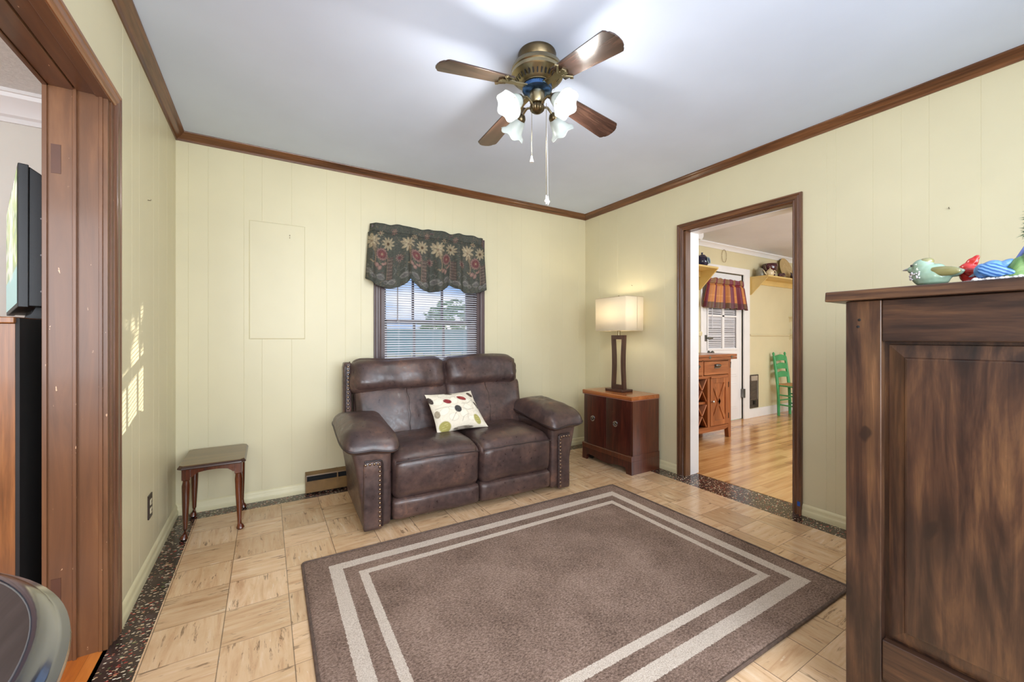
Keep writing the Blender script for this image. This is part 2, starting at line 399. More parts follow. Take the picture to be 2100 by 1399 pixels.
def rustic(name, axis):
    t = NT(name); k = {'x': 0, 'y': 1, 'z': 2}[axis]
    sc = [1, 1, 1]; sc[k] = .13
    warp = t.noise(t.obj(), 2.4, 2); 
    n = t.noise(t.mapping(tuple(sc)), 9, 6, .6, 2.2)
    sc[k] = .06; n2 = t.noise(t.mapping(tuple(sc)), 60, 4, .65, .4)
    f = t.math('ADD', t.math('ADD', t.math('MULTIPLY', n, .5), t.math('MULTIPLY', warp, .24)), t.math('MULTIPLY', n2, .28))
    col = t.ramp(f, [(.36, (24, 16, 15)), (.44, (46, 30, 24)), (.52, (72, 49, 36)), (.61, (104, 74, 50)), (.70, (148, 110, 78))])
    vo = t.new('ShaderNodeTexVoronoi', voronoi_dimensions='2D'); vo.inputs['Scale'].default_value = 4.6
    sx_, sy_, sz_ = t.sep(t.obj()); cb = t.new('ShaderNodeCombineXYZ')
    t.link(t.math('MULTIPLY', sy_, 1.0 if axis == 'z' else .5), cb.inputs[0]); t.link(t.math('MULTIPLY', sz_, .6 if axis == 'z' else 1.0), cb.inputs[1])
    jit = t.new('ShaderNodeVectorMath', operation='ADD'); nz = t.new('ShaderNodeTexNoise'); nz.inputs['Scale'].default_value = 9; t.link(t.obj(), nz.inputs['Vector'])
    sc3 = t.new('ShaderNodeVectorMath', operation='SCALE'); sc3.inputs['Scale'].default_value = .06; t.link(nz.outputs['Color'], sc3.inputs[0])
    t.link(cb.outputs[0], jit.inputs[0]); t.link(sc3.outputs[0], jit.inputs[1]); t.link(jit.outputs[0], vo.inputs['Vector'])
    ring = t.math('MULTIPLY', t.framp(vo.outputs['Distance'], .30, .10), .45, clamp=True)
    kn = t.math('MAXIMUM', t.framp(vo.outputs['Distance'], .10, .05), ring)
    t.set(t.mix(t.math('MULTIPLY', kn, .85, clamp=True), col, (30, 20, 18)), .34, coat=.15)
    t.bump(n2, .08, .003); return t.m
M['rustic_z'] = rustic('rustic_dark_wood_z', 'z'); M['rustic_y'] = rustic('rustic_dark_wood_y', 'y')

def rug_material(hx, hy):
    t = NT('striped_rug_pile'); x, y, z = t.sep(t.obj())
    d = t.math('MINIMUM', t.math('SUBTRACT', hx, t.math('ABSOLUTE', x)), t.math('SUBTRACT', hy, t.math('ABSOLUTE', y)))
    d = t.math('ADD', d, t.math('MULTIPLY', t.math('SUBTRACT', t.noise(t.obj(), 160, 2), .5), .012))
    fine = t.noise(t.obj(), 230, 3, .75); mid = t.noise(t.obj(), 3.5, 5, .6)
    br = t.ramp(t.math('ADD', t.math('MULTIPLY', t.noise(t.mapping((1, 1.6, 1)), 95, 3, .8), .7), t.math('MULTIPLY', mid, .3)), [(.36, (92, 75, 64)), (.5, (142, 119, 106)), (.62, (176, 151, 136))])
    spot = t.noise(t.obj(), 7, 2, .5); br = t.mix(t.math('MULTIPLY', t.framp(spot, .70, .77), .5, clamp=True), br, (70, 56, 48))
    cr = t.ramp(fine, [(.3, (176, 158, 142)), (.5, (218, 203, 188)), (.7, (234, 222, 210))])
    def band(a, b): return t.math('MULTIPLY', t.math('GREATER_THAN', d, a), t.math('LESS_THAN', d, b))
    t.set(t.mix(t.math('MAXIMUM', band(.109, .166), band(.228, .266)), br, cr), .95, spec=.1)
    t.bump(fine, .9, .006); return t.m

def vcol(name, rough=.8, bump=0, bscale=300, emit=0, spec=None, coat=None):
    t = NT(name); a = t.new('ShaderNodeVertexColor'); a.layer_name = 'Col'
    t.set(a.outputs[0], rough, spec=spec, coat=coat)
    if emit: t.link(a.outputs[0], t.b.inputs['Emission Color']); t.b.inputs['Emission Strength'].default_value = emit
    if bump: t.bump(t.noise(t.obj(), bscale, 3), bump, .002)
    return t.m
def glass(name, tint=(255, 255, 255), rough=0.0, fac=.12):
    t = NT(name); tr = t.new('ShaderNodeBsdfTransparent'); tr.inputs[0].default_value = lin4(tint)
    gl = t.new('ShaderNodeBsdfGlossy'); gl.inputs['Roughness'].default_value = rough
    mx = t.new('ShaderNodeMixShader'); mx.inputs[0].default_value = fac
    t.link(tr.outputs[0], mx.inputs[1]); t.link(gl.outputs[0], mx.inputs[2]); t.link(mx.outputs[0], t.n['Material Output'].inputs[0]); return t.m
M['glass'] = glass('window_glass', fac=.05)
def shade_glass(name, col, emit, trans=.6):
    t = NT(name); d = t.new('ShaderNodeBsdfTranslucent'); d.inputs[0].default_value = lin4(col)
    p = t.b; t.set(col, .25)
    p.inputs['Emission Color'].default_value = lin4((255, 246, 230)); p.inputs['Emission Strength'].default_value = emit
    mx = t.new('ShaderNodeMixShader'); mx.inputs[0].default_value = trans
    t.link(p.outputs[0], mx.inputs[1]); t.link(d.outputs[0], mx.inputs[2]); t.link(mx.outputs[0], t.n['Material Output'].inputs[0]); return t.m
M['tulip'] = shade_glass('frosted_tulip_glass', (172, 180, 180), .06, .28)
M['bulb'] = shade_glass('lit_bulb', (255, 255, 255), 14, .1)
M['linen'] = shade_glass('linen_lamp_shade', (240, 232, 214), .12, .5)
def uvmap(*a): return a

# ---------------------------------------------------------------- the room shell
XL, XR, YB, ZC = -.492, 2.933, 3.314, 2.44       # left wall, right wall, back wall, ceiling
XT = -.638                                       # the other face of the left wall
XK, YK, ZK = 3.088, 3.15, 2.36                   # kitchen: near wall face, back wall, ceiling
YF = -1.1                                        # front wall
def S(o): o['kind'] = 'structure'; return o
def sweep(prof, path, mapfn, closed=False):
    """prof: (w outward, t thickness); path: list of ((a, z), (da, dz)) corners with the outward offset per unit w"""
    mb = MB(); n = len(prof); V = []; F = []
    for (a, z), (da, dz) in path:
        for w, t in prof: V.append(mapfn(a + da * w, z + dz * w, t))
    m = len(path)
    for i in range(m if closed else m - 1):
        j = (i + 1) % m
        F += [(i * n + k, i * n + (k + 1) % n, j * n + (k + 1) % n, j * n + k) for k in range(n)]
    if not closed: F += [tuple(range(n - 1, -1, -1)), tuple(range((m - 1) * n, m * n))]
    return mb.add(V, F)
def wall_piece(mb, axis, front, back, a0, a1, z0, z1, grooves=()):
    s = 1 if back > front else -1
    pts = [(a0, back), (a0, front)]
    for g in sorted(grooves):
        if a0 + .01 < g < a1 - .01: pts += [(g - .0012, front), (g, front + s * .0012), (g + .0012, front)]
    pts += [(a1, front), (a1, back)]
    if axis == 'y': pts = [(q, p) for p, q in pts]
    return mb.prism(pts, 'z', z0, z1)

gb = [-.429, -.326, -.13, -.025, .157, .388, .518, .632, .79, .9, 1.14, 1.24, 1.4, 1.61, 1.74, 1.85, 2.01, 2.12, 2.36, 2.46, 2.62, 2.83]
w = MB()
wx0, wx1, wz0, wz1 = .784, 1.667, .90, 1.98      # window opening
wall_piece(w, 'x', YB, YB + .13, XL - .07, wx0, 0, ZC, gb); wall_piece(w, 'x', YB, YB + .13, wx1, XR + .06, 0, ZC, gb)
wall_piece(w, 'x', YB, YB + .13, wx0, wx1, 0, wz0, gb); wall_piece(w, 'x', YB, YB + .13, wx0, wx1, wz1, ZC, gb)
# painted-over patch where a panel was filled
px0, px1, pz0, pz1 = -.103, .245, 1.118, 1.945
w.add([(px0, YB + .001, pz0), (px1, YB + .001, pz0), (px1, YB + .001, pz1), (px0, YB + .001, pz1), (px0 + .008, YB - .0035, pz0 + .01), (px1 - .008, YB - .0035, pz0 + .01), (px1 - .008, YB - .0035, pz1 - .01), (px0 + .008, YB - .0035, pz1 - .01)],
      [(0, 1, 5, 4), (1, 2, 6, 5), (2, 3, 7, 6), (3, 0, 4, 7), (4, 5, 6, 7)])
S(w.build('wall_back', M['wall'], smooth=0, fix=False))
gr = [3.1, 2.85, 2.539, 2.3, 1.893, 1.122, 1.075, .901, .781, .674, .496, .3, .1, -.2, -.5]
w = MB(); dy0, dy1, dz = 1.285, 2.111, 2.02       # doorway to the kitchen
wall_piece(w, 'y', XR, XK, dy1, YB + .13, 0, ZC, gr); wall_piece(w, 'y', XR, XK, YF, dy0, 0, ZC, gr); wall_piece(w, 'y', XR, XK, dy0, dy1, dz, ZC, gr)
S(w.build('wall_right', M['wall'], smooth=0))
gl = [3.2, 3.05, 2.84, 2.72, 2.45, 2.33, 2.2]
oy0, oy1, oz = -.62, 2.027, 2.012                 # wide opening to the TV room
w = MB(); wall_piece(w, 'y', XL, XL - .073, oy1, YB + .13, 0, ZC, gl); wall_piece(w, 'y', XL, XL - .073, YF, oy0, 0, ZC); wall_piece(w, 'y', XL, XL - .073, oy0, oy1, oz, ZC, gl)
S(w.build('wall_left', M['wall'], smooth=0))
w = MB(); wall_piece(w, 'y', XT, XL - .073, oy1, YB + .13, 0, 2.46); wall_piece(w, 'y', XT, XL - .073, YF, oy0, 0, 2.46); wall_piece(w, 'y', XT, XL - .073, oy0, oy1, oz, 2.46)
S(w.build('wall_tv_room_side', M['white_wall'], smooth=0))
w = MB()                                           # front wall with three unseen windows; TV room and kitchen ones added for fill
fw = [(-3.0, -1.0, .7, 2.3), (-.43, 1.87, .65, 2.25), (3.9, 6.5, .8, 2.3)]
edge = -3.7
for a0, a1, b0, b1 in fw:
    wall_piece(w, 'x', YF, YF - .12, edge, a0, 0, 2.5); wall_piece(w, 'x', YF, YF - .12, a0, a1, 0, b0); wall_piece(w, 'x', YF, YF - .12, a0, a1, b1, 2.5); edge = a1
wall_piece(w, 'x', YF, YF - .12, edge, 7.8, 0, 2.5)
S(w.build('wall_front', M['wall'], smooth=0))
for n_, (a0, a1, b0, b1) in enumerate(fw):
    wn_ = structure('window_%d' % (n_ + 2))
    fr = MB().box(a0, a0 + .05, YF - .11, YF - .05, b0, b1).box(a1 - .05, a1, YF - .11, YF - .05, b0, b1).box(a0 + .05, a1 - .05, YF - .11, YF - .05, b0, b0 + .05).box(a0 + .05, a1 - .05, YF - .11, YF - .05, b1 - .05, b1) \
        .box((a0 + a1) / 2 - .02, (a0 + a1) / 2 + .02, YF - .10, YF - .06, b0 + .05, b1 - .05).build('frame', M['white'], wn_, smooth=0)
    MB().box(a0 + .02, a1 - .02, YF - .085, YF - .08, b0 + .02, b1 - .02).build('pane', M['glass'], fr, smooth=0)
S(MB().box(-3.7, XL - .07, YB, YB + .13, 0, 2.5).build('wall_tv_room_back', M['white_wall'], smooth=0))
S(MB().box(-3.82, -3.7, YF - .1, YB + .13, 0, 2.5).build('wall_tv_room_far', M['white_wall'], smooth=0))
kx0, kx1 = 4.72, 5.665                             # kitchen door
w = MB(); wall_piece(w, 'x', YK, YK + .13, XK, kx0, 0, 2.45); wall_piece(w, 'x', YK, YK + .13, kx1, 7.75, 0, 2.45); wall_piece(w, 'x', YK, YK + .13, kx0, kx1, 2.0, 2.45)
S(w.build('wall_kitchen_back', M['kwall'], smooth=0))
S(MB().box(7.65, 7.78, YF - .1, YK + .13, 0, 2.45).build('wall_kitchen_far', M['kwall'], smooth=0))
S(MB().box(XL - .146, 3.072, YF, YB + .02, -.1, 0).box(XL - .02, XL, oy0, oy1, -.09, 0).build('floor', M['floor'], smooth=0))
S(MB().box(3.072, 7.7, YF, YK + .02, -.1, .002).build('floor_kitchen', M['kfloor'], smooth=0))
S(MB().box(-3.72, XL - .012, YF, YB + .02, -.1, .003).build('floor_tv_room', M['hardwood'], smooth=0))
S(MB().box(XL - .07, XR + .1, YF - .1, YB + .13, ZC, ZC + .1).build('ceiling', M['ceiling'], smooth=0))
S(MB().box(-3.75, XL - .074, YF - .1, YB + .13, 2.455, 2.54).build('ceiling_tv_room', M['popcorn'], smooth=0))
S(MB().box(XK - .001, 7.75, YF - .1, YK + .13, ZK, ZK + .1).build('ceiling_kitchen', M['kceil'], smooth=0))

# crown: brown bead-and-cove around the room
cp = [(0, -.05), (.007, -.05), (.010, -.044), (.012, -.038), (.018, -.032), (.027, -.028), (.036, -.021), (.041, -.012), (.046, -.010), (.05, -.006), (.05, 0), (0, 0)]
S(MB().prism([(YB - o, ZC + z) for o, z in cp], 'x', XL, XR).build('trim_1', M['trim_x'], smooth=50))
S(MB().prism([(XR - o, ZC + z) for o, z in cp], 'y', YF, YB).build('trim_2', M['trim_y'], smooth=50))
S(MB().prism([(XL + o, ZC + z) for o, z in cp], 'y', YF, YB).build('trim_3', M['trim_y'], smooth=50))
# baseboards: moulded cream board with a shoe
bp = [(0, 0), (.015, 0), (.015, .028), (.012, .036), (.009, .040), (.010, .054), (.006, .064), (.002, .070), (0, .072)]
S(MB().prism([(YB - o, z) for o, z in bp], 'x', XL, .245).build('baseboard_back', M['base'], smooth=50))
S(MB().prism([(YB - o, z) for o, z in bp], 'x', 1.93, XR).build('baseboard_back.001', M['base'], smooth=50))
S(MB().prism([(XL + o, z) for o, z in bp], 'y', 2.105, YB).build('baseboard_left', M['base'], smooth=50))
S(MB().prism([(XR - o, z) for o, z in bp], 'y', 2.166, YB).build('baseboard_right', M['base'], smooth=50))
S(MB().prism([(XR - o, z) for o, z in bp], 'y', YF, 1.254).build('baseboard_right.001', M['base'], smooth=50))

# moulded casings
cs = [(0, 0), (0, .012), (.006, .016), (.010, .014), (.014, .014), (.017, .018), (.030, .021), (.040, .018), (.043, .022), (.052, .022), (.055, .016), (.055, 0)]
def door_path(a0, a1, z1, z0=0): return [((a0, z0), (-1, 0)), ((a0, z1), (-1, 1)), ((a1, z1), (1, 1)), ((a1, z0), (1, 0))]
tr = structure('door_2')                          # open doorway to the kitchen: casing, jambs, header
def casing(a0, a1, z1, mapfn, mz, my, parent):
    sweep(cs, [((a0, 0), (-1, 0)), ((a0, z1), (-1, 1))], mapfn).build('side_casing', mz, parent, smooth=25)
    sweep(cs, [((a1, z1), (1, 1)), ((a1, 0), (1, 0))], mapfn).build('side_casing', mz, parent, smooth=25)
    sweep(cs, [((a0, z1), (-1, 1)), ((a1, z1), (1, 1))], mapfn).build('head_casing', my, parent, smooth=25)
casing(1.305, 2.111, 2.01, lambda a, z, t: (XR - t, a, z), M['trim_z'], M['trim_y'], tr)
MB().box(XR - .002, 2.991, 2.095, 2.113, 0, 2.012).box(XR - .002, 2.991, 1.285, 1.305, 0, 2.012).build('jamb', M['jamb_z'], tr, smooth=0)
MB().box(XR - .002, 2.991, 1.285, 2.111, 2.004, 2.02).build('header', M['jamb_y'], tr, smooth=0)
MB().box(2.991, XK + .012, 2.093, 2.113, 0, 2.012).box(2.991, XK + .012, 1.285, 1.307, 0, 2.012).box(2.991, XK + .012, 1.285, 2.111, 2.0, 2.02).build('kitchen_side_jamb', M['white'], tr, smooth=0)
MB().box(XK, XK + .016, 2.113, 2.2, 0, 2.1).box(XK, XK + .016, 1.2, 1.285, 0, 2.1).box(XK, XK + .016, 1.285, 2.113, 2.02, 2.1).build('kitchen_side_casing', M['white'], tr, smooth=0)
tape = MB().box(XR - .0245, XR - .0215, 1.256, 1.272, .056, .084).build('blue_tape_scrap', paint('blue_tape', (40, 86, 170), .6), tr)

tr = structure('door_3')                          # wide cased opening to the TV room
casing(oy0, 2.045, 2.0, lambda a, z, t: (XL + t * .8, a + (.018 if a > 1 else 0), z), M['trim_z'], M['lit_casing_y'], tr)
MB().box(XT - .012, -.575, 2.012, 2.04, 0, 2.012).box(-.571, XL + .001, 2.018, 2.04, 0, 2.012).box(-.579, -.569, 2.006, 2.03, 0, 2.01) \
    .box(XT - .014, XT - .002, 2.004, 2.03, 0, 2.012).box(XL - .022, XL - .012, 2.012, 2.03, 0, 2.01).box(XL - .03, XL + .006, 2.0395, 2.066, 0, 2.03).build('jamb', M['jamb_z'], tr, smooth=0, bevel=.0015)
MB().box(XT - .012, -.575, oy0, 2.028, 2.0, 2.02).box(-.571, XL + .001, oy0, 2.028, 2.004, 2.02).box(XT - .014, XT - .002, oy0, 2.03, 1.994, 2.01).box(XL - .03, XL + .006, oy0, 2.04, 1.998, 2.0035).build('header', M['jamb_y'], tr, smooth=0, bevel=.0015)
MB().box(XT - .012, XL + .001, oy0 - .02, oy0 + .005, 0, 2.012).build('jamb', M['jamb_z'], tr, smooth=0)
MB().box(XT + .006, XT + .03, 2.0105, 2.013, 1.70, 1.80).box(XT + .006, XT + .03, 2.0105, 2.013, .21, .30).build('hinge_mortise', paint('bare_dark_wood', (84, 52, 37), .5), tr, smooth=0)
sweep([(0, 0), (0, .016), (.06, .02), (.07, .012), (.07, 0)], door_path(oy0, 2.03, 2.0), lambda a, z, t: (XT - t, a, z)).build('tv_room_casing', M['trim_z'], tr, smooth=25)
# stepped white crown in the TV room
wc = [(0, -.15), (.012, -.15), (.014, -.125), (.03, -.115), (.04, -.09), (.07, -.05), (.085, -.04), (.09, -.02), (.10, -.018), (.10, 0), (0, 0)]
S(MB().prism([(YB - o, 2.455 + z) for o, z in wc], 'x', -3.7, XT).build('trim_4', M['white'], smooth=35))
S(MB().prism([(XT - o, 2.455 + z) for o, z in wc], 'y', YF, YB).build('trim_5', M['white'], smooth=35))
# kitchen crown, baseboard, chair rail
kc = [(0, -.065), (.01, -.065), (.014, -.05), (.04, -.02), (.05, -.015), (.05, 0), (0, 0)]
S(MB().prism([(YK - o, ZK + z) for o, z in kc], 'x', XK, 7.65).build('trim_6', M['white'], smooth=35))
S(MB().box(5.80, 7.65, YK - .016, YK, 0, .125).box(XK, 4.62, YK - .016, YK, 0, .125).build('baseboard_kitchen', M['white'], smooth=0, bevel=.004))
S(MB().prism([(YK, 1.15), (YK - .012, 1.155), (YK - .018, 1.17), (YK - .010, 1.183), (YK, 1.185)], 'x', 5.83, 7.65).prism([(YK, 1.15), (YK - .022, 1.155), (YK - .03, 1.19), (YK - .02, 1.21), (YK, 1.215)], 'x', 4.2, 4.70).build('trim_7', M['kwall'], smooth=35))
S(MB().prism([(4.33, ZK), (4.33, 2.305), (4.315, 2.285), (4.305, 2.27), (4.29, 2.265), (4.0, 2.265), (4.0, ZK)], 'y', 2.86, YK).build('trim_8', M['white'], smooth=35))

# ---------------------------------------------------------------- window with blind and valance
win = structure('window_1')
wcs = [(0, 0), (0, .014), (.012, .020), (.02, .018), (.026, .022), (.044, .022), (.05, .016), (.057, .016), (.057, 0)]
x0, x1, z0, z1 = .784, 1.667, .915, 1.965
sweep(wcs, [((x0, z0), (-1, -1)), ((x0, z1), (-1, 1)), ((x1, z1), (.72, 1)), ((x1, z0), (.72, -1))], lambda a, z, t: (a, YB - t, z), True).build('casing', M['wincase'], win, smooth=25)
MB().box(x0 - .002, x0 + .03, YB, YB + .12, z0, z1).box(x1 - .03, x1 + .002, YB, YB + .12, z0, z1).box(x0, x1, YB, YB + .12, z1 - .02, z1 + .015).box(x0, x1, YB - .05, YB + .13, z0 - .02, z0 + .02).build('jamb', M['wincase'], win, smooth=0)
gx0, gx1 = .815, 1.60
def sash(za, zb, y):
    f = MB().box(gx0 - .012, gx0 + .028, y, y + .03, za, zb).box(gx1 - .028, gx1 + .045, y, y + .03, za, zb).box(gx0, gx1, y, y + .03, za, za + .035).box(gx0, gx1, y, y + .03, zb - .035, zb) \
        .build('sash', paint('sash_paint', (104, 94, 96), .4), win, smooth=0)
    for xm in (1.074, 1.338): MB().box(xm - .008, xm + .008, y + .004, y + .026, za, zb).build('muntin', M['wincase'], f, smooth=0)
    MB().box(gx0, gx1, y + .013, y + .016, za + .02, zb - .02).build('pane', M['glass'], f, smooth=0)
sash(z0 + .01, 1.287, YB + .045); sash(1.252, z1 - .01, YB + .08)

bl = thing('window_blind', 'white slatted mini blind hanging in the window behind the loveseat', 'blind', (0, 0, 0))
white_slat = shade_glass('white_blind_slat', (240, 240, 244), 0, .3)
sl = MB(); rr = random.Random(3)
zz = z0 + .055
while zz < z1 - .05:
    tl = .41 + rr.uniform(-.03, .03); d = rr.uniform(-.0012, .0012)
    c, s_ = math.cos(tl), math.sin(tl); yc = YB + .012
    sl.prism([(yc - .0125 * c, zz + d - .0125 * s_), (yc, zz + d + .0016), (yc + .0125 * c, zz + d + .0125 * s_), (yc + .0125 * c, zz + d + .0125 * s_ - .0005), (yc, zz + d + .0011), (yc - .0125 * c, zz + d - .0125 * s_ - .0005)], 'x', x0 + .012, x1 - .006)
    zz += .0193
sl.build('slats', white_slat, bl, smooth=0)
MB().box(x0 + .008, x1 - .004, YB - .002, YB + .028, z1 - .045, z1 - .02).build('head_rail', white_slat, bl, smooth=0)
MB().box(x0 + .012, x1 - .006, YB, YB + .026, z0 + .028, z0 + .043).build('bottom_rail', white_slat, bl, smooth=0)
lc = MB()
for xm in (.93, 1.225, 1.52):
    for yy in (YB - .0015, YB + .0255): lc.tube([(xm, yy, z0 + .04), (xm, yy, z1 - .03)], .0008, 5)
lc.build('ladder_cords', white_slat, bl)
MB().tube([(.915, YB - .008, 1.265), (.917, YB - .008, z1 - .04)], .0035, 8).build('tilt_wand', paint('clear_grey_wand', (120, 112, 112), .3), bl)

def smoothstep(a, b, x):
    t = np.clip((x - a) / (b - a), 0, 1); return t * t * (3 - 2 * t)
LN = lambda c: np.array(lin(c))
class Canvas:
    """colours painted per point of a fine grid: u, v arrays in metres"""
    def __init__(s, u, v, base): s.alpha = 1.0; s.u, s.v = u, v; s.c = np.tile(LN(base), (len(u), 1)).astype(float); s.rng = np.random.RandomState(5)
    def put(s, mask, col): m = np.clip(mask, 0, 1)[:, None] * s.alpha; s.c = s.c * (1 - m) + LN(col) * m
    def ellipse(s, cx, cy, rx, ry, col, rot=0, soft=.15, k=1.0):
        a, b = s.u - cx, s.v - cy; c_, s_ = math.cos(rot), math.sin(rot)
        d = np.sqrt(((a * c_ + b * s_) / rx) ** 2 + ((-a * s_ + b * c_) / ry) ** 2)
        s.put((1 - smoothstep(1 - soft, 1 + soft, d)) * k, col)
    def flower(s, cx, cy, r, n, col, col2, rot=0, core=.35, k=1.0):
        a, b = s.u - cx, s.v - cy; d = np.hypot(a, b); w = np.arctan2(b, a) + rot
        rad = r * (.72 + .28 * np.cos(n * w))
        s.put((1 - smoothstep(rad * .92, rad * 1.05, d)) * k, col)
        s.put((np.cos(n * w * 1) < -.75) * (d < r * .9) * (d > r * .3) * .5 * k, col2)
        s.put((1 - smoothstep(r * core * .9, r * core * 1.1, d)) * k, col2)
    def stroke(s, pts, wdt, col, k=1.0):
        for (ax, ay), (bx, by) in zip(pts[:-1], pts[1:]):
            dx, dy = bx - ax, by - ay; L = dx * dx + dy * dy + 1e-12
            t = np.clip(((s.u - ax) * dx + (s.v - ay) * dy) / L, 0, 1)
            d = np.hypot(s.u - ax - t * dx, s.v - ay - t * dy)
            s.put((1 - smoothstep(wdt * .7, wdt * 1.2, d)) * k, col)
    def noise(s, amt, scale=1): s.c *= (1 + amt * s.rng.randn(len(s.u), 1))
    def rgba(s): return np.c_[np.clip(s.c, 0, 1), np.ones(len(s.u))]

def cloth_m(name):
    m = vcol(name, .9, .25, 900); nt = m.node_tree; col = next(n for n in nt.nodes if n.type == 'VERTEX_COLOR')
    tr_ = nt.nodes.new('ShaderNodeBsdfTranslucent'); mx_ = nt.nodes.new('ShaderNodeMixShader'); mx_.inputs[0].default_value = .3
    nt.links.new(col.outputs[0], tr_.inputs[0]); nt.links.new(nt.nodes['Principled BSDF'].outputs[0], mx_.inputs[1]); nt.links.new(tr_.outputs[0], mx_.inputs[2])
    nt.links.new(mx_.outputs[0], nt.nodes['Material Output'].inputs[0]); return m
# tapestry valance on a rod
va = thing('window_valance', 'dark green floral tapestry valance with scalloped hem above the window', 'valance', (0, 0, 0))
VW, NU, NV = .995, 300, 150
def vbottom(u):                                   # scalloped hem height
    t = u * 3
    k = min(int(t), 2); f = t - k
    base = [(1.592, 1.522, 1.615), (1.615, 1.512, 1.588), (1.588, 1.520, 1.562)][k]
    f2 = f
    a = base[0] if f2 < .5 else base[2]
    return base[1] + (a - base[1]) * abs(2 * f2 - 1) ** 2.1
def vpos(u, v):
    zt = 2.028 - .004 * math.sin(u * 21) - .004 * math.sin(u * 47 + 1)
    zb = vbottom(u); z = zb + (zt - zb) * v
    flare = 1 + .045 * (1 - v)
    x = 1.184 + (u - .5) * VW * flare * (.985 if v > .85 else 1.0) - .006 * (1 - v)
    fold = .022 * math.sin(u * 26 + 1.2 * math.sin(u * 9)) + .014 * math.sin(u * 43 + 2) + .010 * math.sin(u * 71)
    gather = 1.0 - .45 * math.exp(-((v - .87) / .05) ** 2)
    y = YB - .078 - fold * gather * (.45 + .75 * (1 - v)) + .012 * math.exp(-((v - .84) / .018) ** 2)
    e = min(u, 1 - u)
    if e < .035: y += (.035 - e) / .035 * .055    # returns to the wall
    return (x, y, z)
mb = MB().grid(NU, NV, vpos)
uu = np.tile(np.linspace(0, VW, NU + 1), NV + 1); vv = np.repeat(np.linspace(0, .46, NV + 1), NU + 1)
cv = Canvas(uu, vv, (84, 86, 78))
rs = np.random.RandomState(11)
for _ in range(1500):
    cx, cy = rs.uniform(0, VW), rs.uniform(0, .46); a = rs.uniform(0, 6.28); L = rs.uniform(.006, .022)
    cv.stroke([(cx, cy), (cx + L * math.cos(a), cy + L * math.sin(a))], .0014, [(104, 104, 84), (120, 92, 84), (84, 96, 84), (150, 128, 104)][rs.randint(4)], .55)
CR, TN, RO, DR, GY, DG = (184, 168, 138), (152, 132, 108), (150, 116, 108), (112, 66, 70), (124, 122, 116), (60, 64, 60)
cv.alpha = .82
def daisy(x, y, r, n, petal, core, droop=0):
    for q in range(n):
        a = 6.283 * q / n + .3
        cv.ellipse(x + .62 * r * math.cos(a), y + .62 * r * math.sin(a) - droop * r * abs(math.sin(a)), r * .42, r * .16, petal, a, .25)
        cv.stroke([(x + .3 * r * math.cos(a), y + .3 * r * math.sin(a)), (x + .9 * r * math.cos(a), y + .9 * r * math.sin(a))], .0012, (120, 104, 80), .6)
    cv.ellipse(x, y, r * .24, r * .24, core)
for k in range(5):                                 # repeat of the tapestry motif
    ox = k * .262 - .05 + .01 * (k % 2)
    daisy(ox + .075, .335, .058, 9, CR, (176, 158, 124), .3); daisy(ox + .070, .315, .040, 7, (196, 182, 152), TN)
    daisy(ox + .195, .320, .048, 10, CR, (92, 72, 52)); daisy(ox + .132, .385, .022, 7, CR, DR); daisy(ox + .235, .405, .024, 8, RO, TN)
    cv.stroke([(ox + .078, .29), (ox + .092, .25), (ox + .104, .20), (ox + .100, .165), (ox + .085, .155), (ox + .072, .165)], .006, TN, .9)
    for q in range(6): cv.stroke([(ox + .06 + q * .012, .30), (ox + .084 + q * .005, .245)], .002, TN, .7)
    for q in range(14):
        a = 6.283 * q / 14; cv.ellipse(ox + .150 + .036 * math.cos(a), .235 + .036 * math.sin(a), .011, .008, RO, a)
    cv.ellipse(ox + .150, .235, .031, .031, DR); cv.ellipse(ox + .150, .235, .022, .022, (128, 78, 76)); cv.ellipse(ox + .150, .235, .009, .009, TN)
    for q in range(10):
        a = 6.283 * q / 10; cv.ellipse(ox + .012 + .022 * math.cos(a), .215 + .022 * math.sin(a), .009, .004, RO, a)
    cv.ellipse(ox + .012, .215, .012, .012, DR)
    for q in range(13): cv.stroke([(ox + .195, .065 + q * .0125), (ox + .235, .069 + q * .0125)], .003, RO if q % 2 else (120, 84, 78), .85)
    cv.stroke([(ox + .195, .06), (ox + .197, .23)], .0025, TN, .8); cv.stroke([(ox + .235, .065), (ox + .236, .23)], .0025, DG, .8)
    for x, y, rx, ry, ro in ((.115, .150, .020, .016, .5), (.140, .135, .012, .020, -.4), (.160, .165, .013, .010, .2), (.178, .175, .016, .010, 1.1)): cv.ellipse(ox + x, y, rx, ry, RO, ro); cv.ellipse(ox + x, y, rx * .6, ry * .5, (168, 138, 124), ro)
    cv.stroke([(ox + .128, .20), (ox + .135, .175), (ox + .15, .16)], .002, (140, 140, 108), .8); cv.stroke([(ox + .17, .20), (ox + .178, .185)], .002, (140, 140, 108), .8)
    for x, y, r in ((.05, .075, .030), (.09, .055, .022), (.15, .07, .030), (.235, .045, .026), (.19, .04, .02)):
        cv.ellipse(ox + x, y, r, r * .8, GY, .3); cv.ellipse(ox + x, y, r * .72, r * .5, (104, 100, 98), .3); cv.stroke([(ox + x - r, y), (ox + x, y + r * .5), (ox + x + r, y - .1 * r)], .0025, (158, 152, 144), .7)
    cv.stroke([(ox + .02, .12), (ox + .045, .135), (ox + .06, .12), (ox + .05, .105)], .003, GY, .8); cv.stroke([(ox + .25, .10), (ox + .262, .125), (ox + .25, .14)], .003, GY, .8)
cv.put(((vv > .452) | (vv < .004)) * .6, (48, 52, 50)); cv.put((np.abs(vv - .40) < .0025) * .6, (40, 44, 42))
cv.noise(.17)
mb.build('tapestry_cloth', cloth_m('tapestry_cloth'), va, smooth=180, solid=.002, cols=cv.rgba(), fix=False)
